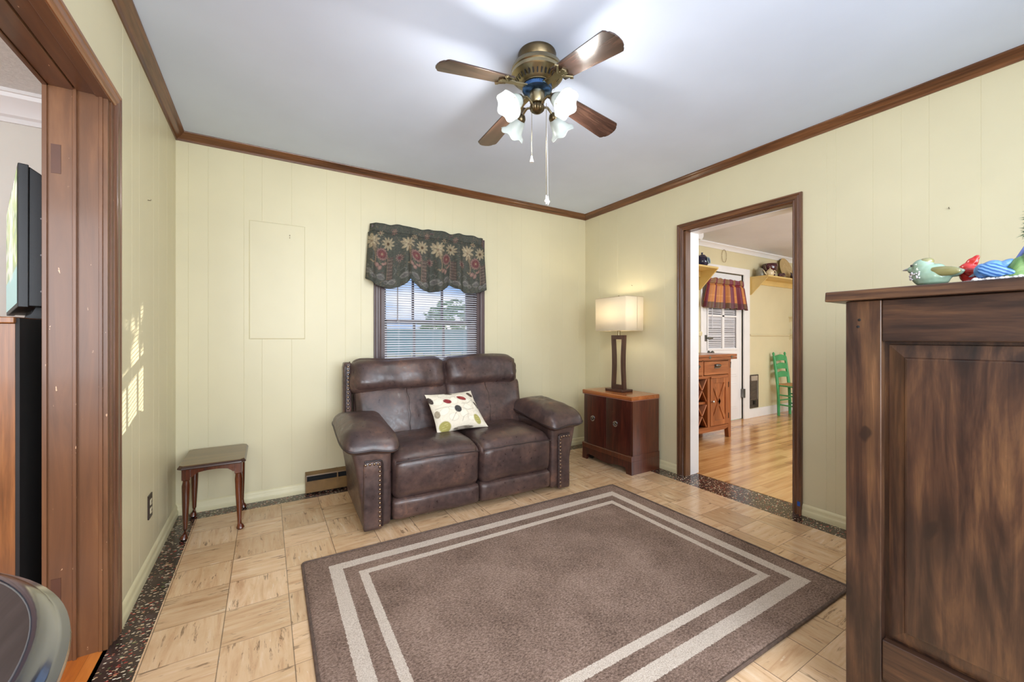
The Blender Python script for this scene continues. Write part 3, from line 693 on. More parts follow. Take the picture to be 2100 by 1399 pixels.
MB().cyl((.70, YB - .062, 2.0), (1.668, YB - .062, 2.0), .006).box(.70, .712, YB - .065, YB, 1.99, 2.01).box(1.656, 1.668, YB - .065, YB, 1.99, 2.01).build('curtain_rod', M['wincase'], va)

# ---------------------------------------------------------------- what stands outside the window
S(MB().box(-12, 20, YB + .5, 30, -1.3, -1.2).build('ground_yard', paint('yard_grass', (92, 112, 62), .9, .2, 1), smooth=0))
fe = thing('garden_fence', 'pale weathered board fence in the yard seen between the blind slats', 'fence', (0, 0, 0))
for i in range(30):
    MB().box(-2 + i * .32, -1.72 + i * .32, 9.0, 9.03, -1.2, .78 + .03 * (i % 3)).build('board', M['kwall'], fe, smooth=0) if i == 0 else None
fb = [c for c in fe.children][0]
for i in range(1, 30):
    c = fb.copy(); COL.objects.link(c); c.parent = fe; c.location = (i * .32, 0, -.015 * (i % 3))
shed = thing('shed', 'teal roofed white shed in the yard behind the fence', 'shed', (4.2, 12, -1.2))
MB().box(-1.8, 1.8, -1, 1, 0, 1.9).build('wall_panel', paint('shed_wall', (196, 196, 190), .8), shed, smooth=0)
MB().prism([(-1.3, 1.85), (0, 2.6), (1.3, 1.85)], 'x', -2.1, 2.1).build('roof', paint('shed_roof', (96, 140, 136), .7), shed, smooth=0)
def leafy(name, label, loc, h, r, col, seed):
    t = thing(name, label, 'tree', loc); rq = random.Random(seed)
    MB().tube([(0, 0, 0), (.05, 0, h * .35), (-.04, .05, h * .7)], [.16, .12, .05], 8).build('trunk', paint('bark', (92, 74, 58), .9), t)
    mb = MB()
    for _ in range(900 if r < 2 else 4200):
        a, b = rq.uniform(0, 6.28), math.acos(rq.uniform(-1, 1)); d = r * rq.uniform(.35, 1) ** .5
        c = Vector((d * math.sin(b) * math.cos(a), d * math.sin(b) * math.sin(a), h * .68 + d * .9 * math.cos(b)))
        n = Vector((rq.gauss(0, 1), rq.gauss(0, 1), rq.gauss(0, 1))).normalized(); q = n.to_track_quat('Z', 'Y'); s = rq.uniform(.10, .22)
        mb.add([c + q @ Vector(p) * s for p in ((-1, 0, 0), (0, -.5, .1), (1, 0, 0), (0, .5, .1))], [(0, 1, 2, 3)])
    mb.build('foliage', paint('leaves', col, .8, .15, 3), t, smooth=0, fix=False)
leafy('yard_tree', 'green tree in the yard beyond the fence', (7.0, 16.5, -1.2), 3.9, 1.5, (158, 184, 146), 4)
leafy('yard_tree', 'yellow green tree standing behind the shed', (3.0, 16.5, -1.2), 3.2, 1.1, (176, 172, 116), 9)
# unseen tall tree added towards the low sun; its crown trims the sunlight on the wall
leafy('yard_tree', 'unseen tall evergreen tree added towards the low sun', (1.1 + 1.562 * 9 + .9, 3.4 + .95 * 9 - 1.45, -1.2), 10.42, 3.0, (86, 112, 74), 12)

# ---------------------------------------------------------------- ceiling fan with light kit
fan = thing('ceiling_fan', 'antique brass ceiling fan with four wooden blades and four lit tulip shades', 'ceiling fan', (1.07, 1.54, ZC))
MB().lathe([(.0, 0), (.086, 0), (.088, -.006), (.086, -.012), (.082, -.046), (.072, -.056), (.0, -.056)], seg=40).build('canopy', M['brass_dark'], fan)
MB().lathe([(0, -.05), (.066, -.05), (.096, -.054), (.110, -.060), (.117, -.070), (.119, -.084), (.115, -.088), (.119, -.092), (.119, -.106), (.114, -.111), (.108, -.113), (.084, -.138), (.07, -.144), (.07, -.148), (0, -.148)], seg=48).build('motor_housing', M['brass'], fan)
vt = MB()
for k in range(32):
    a = 2 * math.pi * k / 32; ca, sa = math.cos(a), math.sin(a); c = Vector((.0957 * ca, .0957 * sa, -.131)); n = Vector((.8 * ca, .8 * sa, -.6)).normalized()
    t = Vector((-sa, ca, 0)); u_ = n.cross(t)
    vt.add([c + n * .0012 + t * x * .0028 + u_ * y * .0105 for x, y in ((-1, -1), (1, -1), (1, 1), (-1, 1))], [(0, 1, 2, 3)])
vt.build('vent_slots', M['black'], [o for o in fan.children if o.name.startswith('motor_housing')][0], smooth=0)
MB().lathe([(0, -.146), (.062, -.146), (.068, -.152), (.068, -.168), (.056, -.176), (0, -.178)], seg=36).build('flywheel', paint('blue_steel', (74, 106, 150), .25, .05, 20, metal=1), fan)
MB().lathe([(0, -.170), (.030, -.172), (.034, -.176), (.034, -.222), (.030, -.228), (.0, -.23)], seg=32).build('switch_housing', M['brass'], fan)
MB().lathe([(.0, -.226), (.022, -.228), (.030, -.236), (.034, -.246), (.030, -.258), (.018, -.268), (.006, -.274), (0, -.275)], seg=40, fn=lambda r, h, w: (r * (1 + .05 * math.cos(w * 20)), h)).build('finial', M['brass_dark'], fan)
def blade_outline(n=8):
    pts = []
    for i in range(n + 1): t = i / n; pts.append((.150 + .30 * t, .044 + .016 * t))
    pts += [(.468, .060), (.477, .052), (.480, .044), (.487, .040), (.495, .022), (.497, 0)]
    return pts + [(x, -y) for x, y in pts[-2::-1]]
bp_ = blade_outline()
for k in range(4):
    ang = R(90 * k + 2); e_ = Euler((R(-11), R(9), ang), 'XYZ')
    mrot = Euler((R(-11), 0, 0)).to_matrix().to_4x4(); drp = Matrix.Translation((.12, 0, -.166)) @ Euler((0, R(9), 0)).to_matrix().to_4x4() @ Matrix.Translation((-.12, 0, 0))
    mtx = Matrix.Rotation(ang, 4, 'Z') @ drp @ mrot
    b = MB().prism(bp_, 'z', -.003, .003).build('blade', M['blade'], fan, smooth=30, bevel=.0015); b.matrix_local = mtx
    br = MB()
    for s_ in (1, -1): br.tube([(.165, s_ * .012, -.006), (.185, s_ * .03, -.006), (.20, s_ * .043, -.006), (.194, s_ * .05, -.006), (.182, s_ * .046, -.006)], [.007, .006, .0055, .005, .003], 8)
    br.prism([(.06, -.018), (.12, -.012), (.165, -.02), (.2, -.018), (.208, 0), (.2, .018), (.165, .02), (.12, .012), (.06, .018)], 'z', -.009, -.003)
    for x_, y_ in ((.178, .012), (.178, -.012), (.2, 0)): br.ell((x_, y_, -.009), (.004, .004, .003), seg=8, rings=6)
    br.build('blade_bracket', M['brass'], b, bevel=.001)
for k in range(4):
    a = R(10 + 90 * k); ca, sa = math.cos(a), math.sin(a); tilt = R(40)
    ax = Vector((ca * math.cos(tilt), sa * math.cos(tilt), -math.sin(tilt))); q = ax.to_track_quat('Z', 'Y')
    nk = Vector((.098 * ca, .098 * sa, -.240))
    arm = MB().tube([(.028 * ca, .028 * sa, -.238), (.05 * ca, .05 * sa, -.226), (.068 * ca, .068 * sa, -.220), (.084 * ca, .084 * sa, -.228), nk], .0055, 10).build('light_arm', M['brass'], fan)
    MB().lathe([(0, -.004), (.010, -.004), (.016, .002), (.022, .010), (.0245, .018), (.0245, .024), (.021, .026), (.021, .022), (0, .02)], nk, 24, q, fn=lambda r, h, w: (r * (1 + .03 * math.cos(14 * w)), h)).build('socket_cup', M['brass_dark'], arm)
    def flute(r, h, w):
        t = max(0, (h - .05) / .055); return r * (1 + .06 * t * math.cos(6 * w)), h + .006 * t * math.cos(6 * w + .6)
    MB().lathe([(.020, .020), (.026, .026), (.031, .040), (.034, .056), (.038, .072), (.045, .086), (.055, .096), (.062, .100)], nk, 48, q, cap=False, fn=flute).build('glass_shade', M['tulip'], arm, smooth=180, solid=.0025, fix=False)
    MB().lathe([(0, .028), (.011, .03), (.013, .045), (.018, .058), (.0225, .070), (.0215, .080), (.014, .089), (0, .092)], nk, 20, q).build('bulb', M['bulb'], arm, smooth=180)
    p = Vector((1.07, 1.54, ZC)) + nk + ax * .140
    light('fan_bulb_light', 'POINT', p, 4.2, (1, .96, .90), radius=.035)
for (dx, dy, zt, zb, two) in ((-.030, .0, -.226, -.478, 0), (.036, -.022, -.226, -.655, 1)):
    ch = MB(); z = zt
    ch.tube([(dx, dy, zt), (dx, dy, zb)], .0009, 5); 
    while z > zb: ch.ell((dx, dy, z), (.0018, .0018, .0018), seg=6, rings=4); z -= .0075
    c = ch.build('pull_chain', M['brass'], fan)
    ends = [(0, 0)] if not two else [(0, 0), (.013, .004)]
    for ex, ey in ends:
        if ex: MB().tube([(dx + .003, dy, zt), (dx + ex, dy + ey, zb + .01)], .0007, 5).build('pull_string', M['white'], c)
        MB().lathe([(0, .006), (.002, .006), (.003, 0), (.0035, -.012), (.009, -.020), (.009, -.025), (.004, -.030), (.003, -.036), (0, -.038)] if two else [(0, .004), (.003, .003), (.004, -.006), (.009, -.022), (.008, -.026), (0, -.026)],
                   (dx + ex, dy + ey, zb), 14).build('pull_knob', M['white'], c)

# ---------------------------------------------------------------- loveseat
sofa = thing('loveseat', 'brown leather reclining loveseat with nailhead trim in front of the window', 'sofa', (1.212, 2.432, 0), R(-2.0))
L_ = M['leather']
MB().box(-.66, .66, .06, .62, .015, .15).build('base_frame', M['black'], sofa)
def lump(p, s=.004, f=9): return s * (mnoise.noise(Vector(p) * f) + .5 * mnoise.noise(Vector(p) * f * 2.3))
def mirror(fn, sx): return fn if sx < 0 else (lambda u, p: fn(Vector((-u.x, u.y, u.z)), Vector((-p.x, p.y, p.z))) * 1 if False else _mir(fn, u, p))
def _mir(fn, u, p):
    q = fn(Vector((-u.x, u.y, u.z)), Vector((-p.x, p.y, p.z))); return Vector((-q.x, q.y, q.z))
for sx in (-1, 1):
    # upholstered arm: a slab that flares outward to carry the pad
    def arm_fn(u, p):
        t = (p.z + .235) / .47
        if u.x < 0: p.x -= .065 * max(0, t) ** 1.6
        p.y += -.012 * t * (u.y < 0) + .02 * (u.y > 0)
        return p + Vector((lump(p + Vector((sx, 0, 0)), .003, 6), lump(p, .002, 7), 0))
    a = MB().rbox((sx * .655, .31, .265), (.165, .66, .49), .028, 14, mirror(arm_fn, sx)).build('arm', L_, sofa, smooth=180)
    # raised front panel with the nailheads
    def pan_fn(u, p): return p + Vector((0, lump(p, .002, 10), 0))
    pn = MB().rbox((sx * .683, -.022, .215), (.105, .03, .40), .012, 10, pan_fn).build('arm_front_panel', L_, a, smooth=180)
    pth = [(sx * .728, -.040, .412)] + [(sx * (.728 - .085 * min(1, i / 3)), -.040, .412 - max(0, 0)) for i in range(4)]
    MB().tube([(sx * .73, -.036, .418), (sx * .65, -.036, .418), (sx * .634, -.036, .412), (sx * .628, -.036, .39), (sx * .628, -.034, .03)], .005, 8).build('welt', M['dark_leather'], a)
    spots = [(.724, .400), (.700, .401), (.676, .401), (.655, .398)] + [(.645, .380 - .0262 * i) for i in range(14)]
    nl = MB().ell((0, 0, 0), (.0082, .006, .0082), seg=12, rings=8).build('nailhead', M['nail'], a, smooth=180)
    nl.location = (sx * spots[0][0], -.040, spots[0][1])
    for x_, z_ in spots[1:]:
        c = nl.copy(); COL.objects.link(c); c.parent = a; c.location = (sx * x_, -.040, z_)
    # fat pillow pad draped over the arm: domed top, drooping skin below, welt round the edge
    pcx, pcy, phx, phy = .690, .232, .162, .315
    def pad_edge(a):
        c, s_ = math.cos(a), math.sin(a)
        ex = .30
        fx = math.copysign(abs(c) ** ex, c); fy = math.copysign(abs(s_) ** ex, s_)     # fx > 0: outer side; fy < 0: front
        z = .486 + .070 * (fy + 1) / 2 + .016 * max(0, fx) - .006 * max(0, -fx) + .006 * math.cos(fx * 5) * max(0, -fy)
        return fx, fy, z
    def pad_pt(k, a, side):
        fx, fy, ze = pad_edge(a); fx *= k; fy *= k
        x, y = pcx + fx * phx, pcy + fy * phy
        if fy < 0: y -= .018 * max(0, -fx) * -fy
        dome = max(0, 1 - k ** 2.5) ** .52
        h = (.122 - .018 * fy) if side > 0 else -.05
        zc = .515 + .030 * fy
        z = ze * k ** 2 + zc * (1 - k ** 2) + h * dome
        p = Vector((sx * x, y, z))
        return p + Vector((lump(p + Vector((sx, 0, 0)), .004, 8), lump(p, .003, 9), lump(p + Vector((0, 5, sx)), .008, 11) * min(1, 3 * (1 - k) + .1)))
    ks = [math.sin(math.pi / 2 * i / 14) for i in range(15)]
    pm = MB()
    for side in (1, -1): pm.grid(64, 14, lambda u, v: pad_pt(ks[int(round(v * 14))], 2 * math.pi * u, side))
    pd = pm.build('arm_pad', L_, sofa, smooth=180)
    MB().tube([pad_pt(1, 2 * math.pi * i / 64, 1) for i in range(64)], .0055, 8, closed=True).build('piping', M['dark_leather'], pd)
for sx in (-1, 1):
    xc = sx * .285
    def seat_fn(u, p):
        fy = (u.y + 1) / 2
        if u.z > -.2: p.z += (.5 + .5 * u.z) * (.034 * (1 - u.x ** 2) * (1 - (1 - 2 * fy) ** 2 * .5) - .040 * max(0, 1 - fy * 3.2) ** 1.5)
        if u.y < 0: p.y -= .030 * (1 - u.x ** 2 * .6) * max(0, 1 - ((p.z - .03) / .15) ** 2) * (-u.y)
        return p + Vector((0, lump(p + Vector((sx, 1, 0)), .005, 7), lump(p + Vector((sx * 2, 0, 0)), .008, 7)))
    st = MB().rbox((xc, .265, .300), (.566, .60, .285), .05, 20, seat_fn).build('seat_cushion', L_, sofa, smooth=180)
    MB().tube([(xc - .27 + .54 * i / 24, -.052 - .028 * (1 - (2 * i / 24 - 1) ** 2 * .6), .392 + .014 * (1 - (i / 12 - 1) ** 2) + .001 * math.sin(i * .9)) for i in range(25)], .0035, 6).build('piping', M['dark_leather'], st)
    def foot_fn(u, p): return p + Vector((0, lump(p + Vector((sx, 4, 0)), .006, 8) - .010 * (1 - u.z ** 2) * (u.y < 0), lump(p + Vector((sx, 0, 9)), .003, 8)))
    MB().rbox((xc, .03, .102), (.566, .12, .135), .03, 14, foot_fn).build('footrest_panel', L_, sofa, smooth=180)
    tb = Matrix.Translation((0, .515, .40)) @ Matrix.Rotation(R(-17), 4, 'X'); tbx = Matrix.Translation((-.025, 0, 0)) @ tb
    def back_fn(u, p):
        if u.y < 0: p.y -= .040 * (1 - u.x ** 2) * (1 - u.z ** 2) + .01
        if sx * u.x > .0: p.x += sx * .03 * ((u.z + 1) / 2 - .3)
        return p + Vector((lump(p, .003, 7), lump(p + Vector((sx * 5, 0, 0)), .009, 6), lump(p + Vector((0, sx * 5, 0)), .004, 6)))
    bk = MB().rbox((xc * 1.12, .02, .18), (.672, .17, .42), .045, 18, back_fn)
    b = bk.build('back_cushion', L_, sofa, smooth=180); b.matrix_local = tbx
    MB().tube([(xc * 1.12 - sx * .0 + .004 * math.sin(i), -.107 - .042 * (1 - (i / 10 - 1) ** 2) + .012 * abs(i / 10 - 1) ** 3, .0 + .036 * i * .5) for i in range(21)], .0018, 6).build('centre_seam', M['dark_leather'], b)
    def head_fn(u, p):
        if u.y < 0: p.y -= .034 * (1 - abs(u.x) ** 3) * (1 - (u.z + .15) ** 2 * .9)
        p.z += -.016 * max(0, u.z) * abs(u.x) ** 4 + .006 * (u.z > 0) * math.sin(p.x * 9 + sx)
        pk = math.exp(-((abs(u.x) - 1) / .14) ** 2)
        p.y += .010 * pk * math.sin(p.z * 60) * (u.y < 0)
        return p + Vector((lump(p, .004, 8), lump(p + Vector((sx * 5, 7, 0)), .014, 6), lump(p + Vector((7, sx * 5, 0)), .006, 7)))
    hw = .715 if sx < 0 else .67; hxc = -.032 + sx * (hw / 2 - .016)
    hd = MB().rbox((hxc, -.005, .465 + .004 * sx), (hw, .225, .275), .085, 22, head_fn).build('headrest', L_, sofa, smooth=180); hd.matrix_local = tb
    MB().tube([(hxc + sx * (hw / 2 - .012), -.03 + .012 * math.sin(i * .7), .365 + .0105 * i * 2) for i in range(11)], .004, 8).build('piping', M['dark_leather'], hd)
bf = MB().rbox((-.02, .675, .49), (1.36, .10, .86), .03, 12).build('back_frame', L_, sofa, smooth=180)
for sx, wx in ((-1, .738), (1, .60)):
    MB().rbox((sx * wx, .655, .655), (.06, .10, .60), .02, 8).build('back_wing', L_, bf, smooth=180)
    MB().tube([(sx * (wx + .012), .600, .94), (sx * (wx + .017), .600, .62), (sx * (wx + .02), .600, .48)], .004, 6).build('welt', M['dark_leather'], bf)
    for i in range(15 if sx < 0 else 0):
        n0 = nl.copy(); COL.objects.link(n0); n0.parent = bf; n0.location = (-wx + .002, .602, .925 - .027 * i)

# throw pillow leaning on the backrest
pil = MB(); NP = 90
c00, c10, c11, c01 = Vector((1.012, 2.665, .462)), Vector((1.405, 2.655, .474)), Vector((1.352, 2.845, .722)), Vector((.985, 2.85, .716))
pn_ = (c10 - c00).cross(c01 - c00).normalized()
def pil_pt(u, v, side):
    uu_, vv_ = u, v
    pin = .075 * (4 * u * (1 - u)) ; pinv = .06 * (4 * v * (1 - v))
    uu_ = .5 + (u - .5) * (1 - pinv * 1.2); vv_ = .5 + (v - .5) * (1 - pin)
    p = c00.lerp(c10, uu_).lerp(c01.lerp(c11, uu_), vv_)
    prof = max(0, (1 - abs(2 * u - 1) ** 2.6) * (1 - abs(2 * v - 1) ** 2.6)) ** .62
    cr = .0045 * mnoise.noise(Vector((u * 6, v * 6, side))) + .003 * mnoise.noise(Vector((u * 17, v * 15, side)))
    return p + pn_ * side * (.062 * prof + cr * min(1, prof * 3))
pil.grid(NP, NP, lambda u, v: pil_pt(u, v, 1)); pil.grid(NP, NP, lambda u, v: pil_pt(1 - u, v, -1))
uu = np.tile(np.linspace(0, 1, NP + 1), NP + 1); vv = np.repeat(np.linspace(0, 1, NP + 1), NP + 1)
front = Canvas(uu, vv, (226, 217, 198))
for cx, cy, rx, ry, ro in ((.15, .72, .11, .09, .3), (.48, .72, .08, .12, 0), (.62, .82, .11, .07, .5), (.80, .68, .09, .07, 0), (.70, .50, .08, .08, 0), (.20, .45, .12, .08, .6), (.58, .33, .09, .11, -.4), (.35, .28, .10, .10, .2), (.88, .30, .08, .1, .3), (.72, .2, .1, .06, 0), (.4, .52, .1, .06, .2), (.30, .90, .1, .06, 0)):
    front.ellipse(cx, cy, rx, ry, (204, 196, 176), ro, .08); front.ellipse(cx, cy, rx * .9, ry * .9, (232, 224, 206), ro, .08)
for cx, cy, rx, ry, ro, c in ((.33, .70, .085, .062, -.45, (124, 28, 34)), (.66, .76, .105, .055, -.55, (128, 34, 32)), (.49, .47, .072, .092, 0, (52, 50, 50)), (.90, .86, .085, .045, -.9, (72, 58, 46)), (.94, .55, .03, .10, .3, (72, 58, 46)), (.45, .955, .08, .03, -.2, (84, 68, 54)), (.03, .80, .04, .10, .2, (58, 46, 40)), (.82, .17, .065, .12, .1, (164, 156, 88)), (.15, .10, .11, .12, .6, (158, 150, 84)), (.06, .42, .05, .09, 0, (150, 138, 116)), (.5, .02, .2, .03, 0, (120, 110, 96))):
    front.ellipse(cx, cy, rx, ry, c, ro, .1)
    for q in (-.4, 0, .4): front.stroke([(cx - rx * .5, cy + q * ry), (cx + rx * .5, cy + q * ry + .01)], .004, tuple(min(255, x + 60) for x in c), .5)
for a, b, c_ in (((.05, .55), (.25, .56), (.42, .52)), ((.55, .5), (.7, .42), (.85, .46)), ((.3, .2), (.4, .35), (.45, .4)), ((.6, .6), (.75, .6), (.9, .7)), ((.2, .85), (.3, .78), (.28, .74)), ((.5, .15), (.55, .25), (.65, .3))):
    front.stroke([a, b, c_], .006, (150, 140, 124), .7)
front.noise(.03)
back = Canvas(uu, vv, (222, 212, 192))
o = pil.build('throw_pillow', vcol('printed_pillow_cloth', .85, .2, 500), smooth=180, cols=np.r_[front.rgba(), back.rgba()], fix=False)
tag(o, 'cream throw pillow with red, grey and green leaf shapes on the loveseat', 'pillow')

# ---------------------------------------------------------------- area rug
rug = thing('area_rug', 'brown rectangular area rug with two cream border stripes', 'rug', (1.203, 1.521, 0), R(-.5))
hx, hy = 1.056, .742
def rug_top(u, v):
    x, y = (u - .5) * 2 * hx, (v - .5) * 2 * hy
    e = min(hx - abs(x), hy - abs(y)); return (x, y, .012 * min(1, .25 + e / .012) + .0012 * mnoise.noise(Vector((x * 5, y * 5, 0))))
MB().grid(120, 90, rug_top).build('pile', rug_material(hx, hy), rug, smooth=180, fix=False)
cr_ = .02; bpts = []
for cx, cy, a0 in ((hx - cr_, hy - cr_, 0), (-hx + cr_, hy - cr_, 90), (-hx + cr_, -hy + cr_, 180), (hx - cr_, -hy + cr_, 270)):
    for q in range(5): a = R(a0 + q * 22.5); bpts.append((cx + cr_ * math.cos(a), cy + cr_ * math.sin(a), .006))
MB().tube(bpts, .006, 8, closed=True).build('binding', paint('rug_binding', (98, 80, 70), .8, .1, 60), rug)

# ---------------------------------------------------------------- little side table in the corner
st = thing('side_table', 'small wooden side table with dark turned legs in the corner', 'table', (-.262, 3.062, 0))
def cham(hx, hy, c): return [(-hx + c, -hy), (hx - c, -hy), (hx, -hy + c), (hx, hy - c), (hx - c, hy), (-hx + c, hy), (-hx, hy - c), (-hx, -hy + c)]
tp = MB(); n = 8
rings = [(cham(.151, .199, .018), .420), (cham(.152, .200, .018), .4168), (cham(.158, .207, .02), .408), (cham(.160, .208, .02), .402), (cham(.156, .204, .02), .398)]
MB().prism(rings[0][0], 'z', .4165, .420).build('tabletop', M['stool_top'], st, smooth=20)
for r_, z in rings[1:]: tp.v += [(x, y, z) for x, y in r_]
nr = len(rings) - 1
tp.f += [tuple(range(nr * 8 - 1, nr * 8 - 9, -1)), tuple(range(8))]
for i in range(nr - 1): tp.f += [(i * 8 + k, i * 8 + (k + 1) % 8, (i + 1) * 8 + (k + 1) % 8, (i + 1) * 8 + k) for k in range(8)]
tp.build('edge_moulding', M['stool_edge'], st, smooth=20)
ap = MB()
arc = lambda a: [(-a, .345), (-a + .02, .345)] + [(-a + .03 + (2 * a - .06) * i / 12, .355 + .018 * math.sin(math.pi * i / 12) ** .4) for i in range(13)] + [(a - .02, .345), (a, .345), (a, .399), (-a, .399)]
for y in (-.168, .152): ap.prism(arc(.115), 'y', y, y + .016)
for x in (-.128, .112): ap.prism(arc(.155), 'x', x, x + .016)
ap.build('apron', M['stoolwood'], st, smooth=30)
for sx, sy in ((-1, -1), (1, -1), (-1, 1), (1, 1)):
    x, y = sx * .122, sy * .164
    lg = MB().box(x - .019, x + .019, y - .019, y + .019, .335, .399)
    lg.tube([(x, y, .337), (x, y, .332), (x, y, .326), (x + sx * .001, y + sy * .001, .30), (x + sx * .002, y + sy * .002, .20), (x + sx * .004, y + sy * .004, .06), (x + sx * .006, y + sy * .006, .032), (x + sx * .009, y + sy * .009, .018), (x + sx * .010, y + sy * .010, .008), (x + sx * .010, y + sy * .010, 0)],
            [.013, .018, .016, .0195, .017, .0105, .011, .018, .021, .014], 14)
    lg.build('leg', M['stoolwood'], st, smooth=35)

# baseboard heater behind the loveseat
hb = thing('baseboard_heater', 'gold brown metal baseboard heater low on the wall beside the loveseat', 'heater', (.247, YB, 0))
gold = paint('gold_brown_metal', (128, 98, 60), .4, .08, 8)
MB().prism([(-.052, .012), (-.058, .012), (-.060, .088), (-.054, .094), (-.052, .088)], 'x', 0, 1.3).build('front_panel', gold, hb, smooth=20)
MB().prism([(-.002, .150), (-.050, .136), (-.052, .128), (-.048, .128), (-.002, .142)], 'x', 0, 1.3).build('top_cover', gold, hb, smooth=20)
MB().box(.004, 1.3, -.03, -.002, .01, .14).build('heating_element', M['black'], hb, smooth=0)
MB().prism([(-.002, .012), (-.058, .012), (-.060, .09), (-.052, .132), (-.002, .150)], 'x', -.004, .004).prism([(-.002, .012), (-.061, .012), (-.063, .09), (-.054, .135), (-.002, .152)], 'x', .205, .212).build('end_cap', gold, hb, smooth=20)
# wall outlet
ou = thing('wall_outlet', 'dark brown electrical outlet plate low on the wall near the cased opening', 'outlet', (XL, 2.632, .303))
MB().box(0, .006, -.036, .036, -.058, .058).build('cover_plate', paint('dark_plate', (46, 32, 26), .35), ou, bevel=.002)
for z in (.021, -.021):
    rc = MB().rbox((.007, 0, z), (.004, .032, .028), .002, 4).build('receptacle', paint('ivory_socket', (206, 194, 164), .4), ou)
    MB().box(.0088, .0095, -.008, -.005, z - .005, z + .006).box(.0088, .0095, .005, .008, z - .005, z + .006).build('slots', M['black'], rc, smooth=0)
# tiny nails and holes left in the walls
nm = paint('bent_nail', (110, 100, 84), .4, metal=1)
def nail(p, axis, label):
    d = Vector(axis); o = MB().tube([Vector(p), Vector(p) + d * .012, Vector(p) + d * .012 + Vector((0, 0, .006))], .0016, 6).build('wall_nail', nm); tag(o, label, 'nail', 'nails left in the walls')
nail((.1447, YB, 1.862), (0, -1, 0), 'bent nail in the back wall at the top of the repaired patch')
nail((.1447, YB, 1.845), (0, -1, 0), 'small nail just under the bent nail in the repaired patch')
nail((XL, 2.60, 1.80), (1, 0, 0), 'small nail high on the wall between cased opening and corner')
nail((XR, 2.66, 1.62), (-1, 0, 0), 'small nail in the wall above the linen lamp shade')
nail((XR, .60, 1.78), (-1, 0, 0), 'bent wire nail in the wall above the bird figurines')

# ---------------------------------------------------------------- record cabinet and lamp
cb = thing('record_cabinet', 'dark mahogany two door cabinet with ring pulls in the corner', 'cabinet', (2.565, 2.632, 0))
W2, DP = .298, .335
MB().box(.012, DP, -W2, W2, .09, .615).build('carcass', M['mahog_side'], cb, smooth=0, bevel=.003)
MB().prism([(.0, .612), (-.006, .618), (-.006, .638), (.0, .645), (DP, .645), (DP, .612)], 'y', -W2 - .005, W2 + .004).build('top', M['walnut_top'], cb, smooth=30, bevel=.003)
MB().box(-.003, DP, -W2 - .002, W2 + .002, .606, .613).build('top_moulding', paint('worn_edge', (150, 96, 76), .4), cb, smooth=0)
for s_ in (-1, 1):
    d = MB().prism([(0.006, s_ * .002), (0.002, s_ * .004), (-.004 if s_ < 0 else -.004, s_ * .02), (-.004, s_ * .24), (.004, s_ * .285), (.012, s_ * .288), (.014, s_ * .002)], 'z', .155, .604).build('door', M['mahog'], cb, smooth=30)
    y = s_ * .155 if s_ > 0 else -.125
    MB().lathe([(0, 0), (.019, 0), (.018, .004), (.008, .007), (0, .008)], (-.004, y, .40), 20, Vector((-1, 0, 0)).to_track_quat('Z', 'Y')).tube([(-.012 - .002 * math.sin(a), y + .021 * math.sin(a), .393 + .021 * math.cos(a)) for a in [2 * math.pi * i / 20 for i in range(20)]], .0034, 8, closed=True).build('ring_pull', M['chrome'], d)
MB().prism([(-.008, .108), (-.010, .146), (.0, .154), (DP, .154), (DP, .108)], 'y', -W2 - .005, W2 + .003).build('base_moulding', M['mahog_side'], cb, smooth=30, bevel=.002)
apn = [(-W2 - .006, 0), (-W2 + .055, 0), (-W2 + .058, .04), (-W2 + .075, .052)] + [(-W2 + .09 + (2 * W2 - .18) * i / 12, .052 - .022 * math.sin(math.pi * i / 12) ** 2) for i in range(13)] + [(W2 - .075, .052), (W2 - .058, .04), (W2 - .055, 0), (W2 + .004, 0), (W2, .108), (-W2 - .004, .108)]
MB().prism(apn, 'x', -.006, .014).build('apron', M['mahog'], cb, smooth=30)
MB().box(.014, DP, -W2 - .004, -W2 + .016, 0, .108).box(.014, DP, W2 - .016, W2 + .002, 0, .108).box(DP - .02, DP, -W2, W2, .03, .108).build('plinth', M['mahog_side'], cb, smooth=0)
MB().cyl((.05, W2 - .075, .022), (.05, W2 - .055, .022), .022, seg=20).build('caster', M['pewter'], cb)

lp = thing('table_lamp', 'table lamp with rectangular cream linen shade and open dark wood frame', 'lamp', (2.750, 2.655, .645))
MB().box(-.068, .068, -.105, .105, 0, .022).build('base', M['lampwood'], lp, smooth=0, bevel=.004)
def hourglass(w0, wm, n=14): return [(w0 - (w0 - wm) * math.sin(math.pi * i / n) ** 1.3, .022 + .487 * i / n) for i in range(n + 1)]
fr = MB(); o1 = hourglass(.076, .066); V = []
for (y, z), ti in zip(o1, range(len(o1))):
    zi = .06 + (.487 - .075) * ti / 14; V.append((y, z, y - .025, zi))
for s_ in (-1, 1):
    for a, b in zip(V[:-1], V[1:]):
        qs = [(s_ * a[0], a[1]), (s_ * b[0], b[1]), (s_ * b[2], b[3]), (s_ * a[2], a[3])]
        fr.prism(qs, 'x', -.019, .019)
fr.prism([(-.074, .022), (.074, .022), (.049, .06), (-.049, .06)], 'x', -.019, .019).prism([(-.074, .509), (.074, .509), (.049, .472), (-.049, .472)], 'x', -.019, .019)
fr.build('frame', M['lampwood'], lp, smooth=25)
MB().cyl((0, 0, .509), (0, 0, .56), .013, seg=16).lathe([(0, .555), (.017, .555), (.017, .60), (.0, .60)], seg=16).build('neck', M['brass'], lp)
shd = MB()
def sh_ring(f, z): hx_, hy_, c = .112 * f, .192 * f, .012; return [(x, y, z) for x, y in cham(hx_, hy_, c)]
for f, z in ((1.0, .548), (1.01, .85)): shd.v += sh_ring(f, z)
shd.f += [(k, (k + 1) % 8, 8 + (k + 1) % 8, 8 + k) for k in range(8)]
sh = shd.build('lamp_shade', M['linen'], lp, smooth=20, solid=.003)
tm = MB()
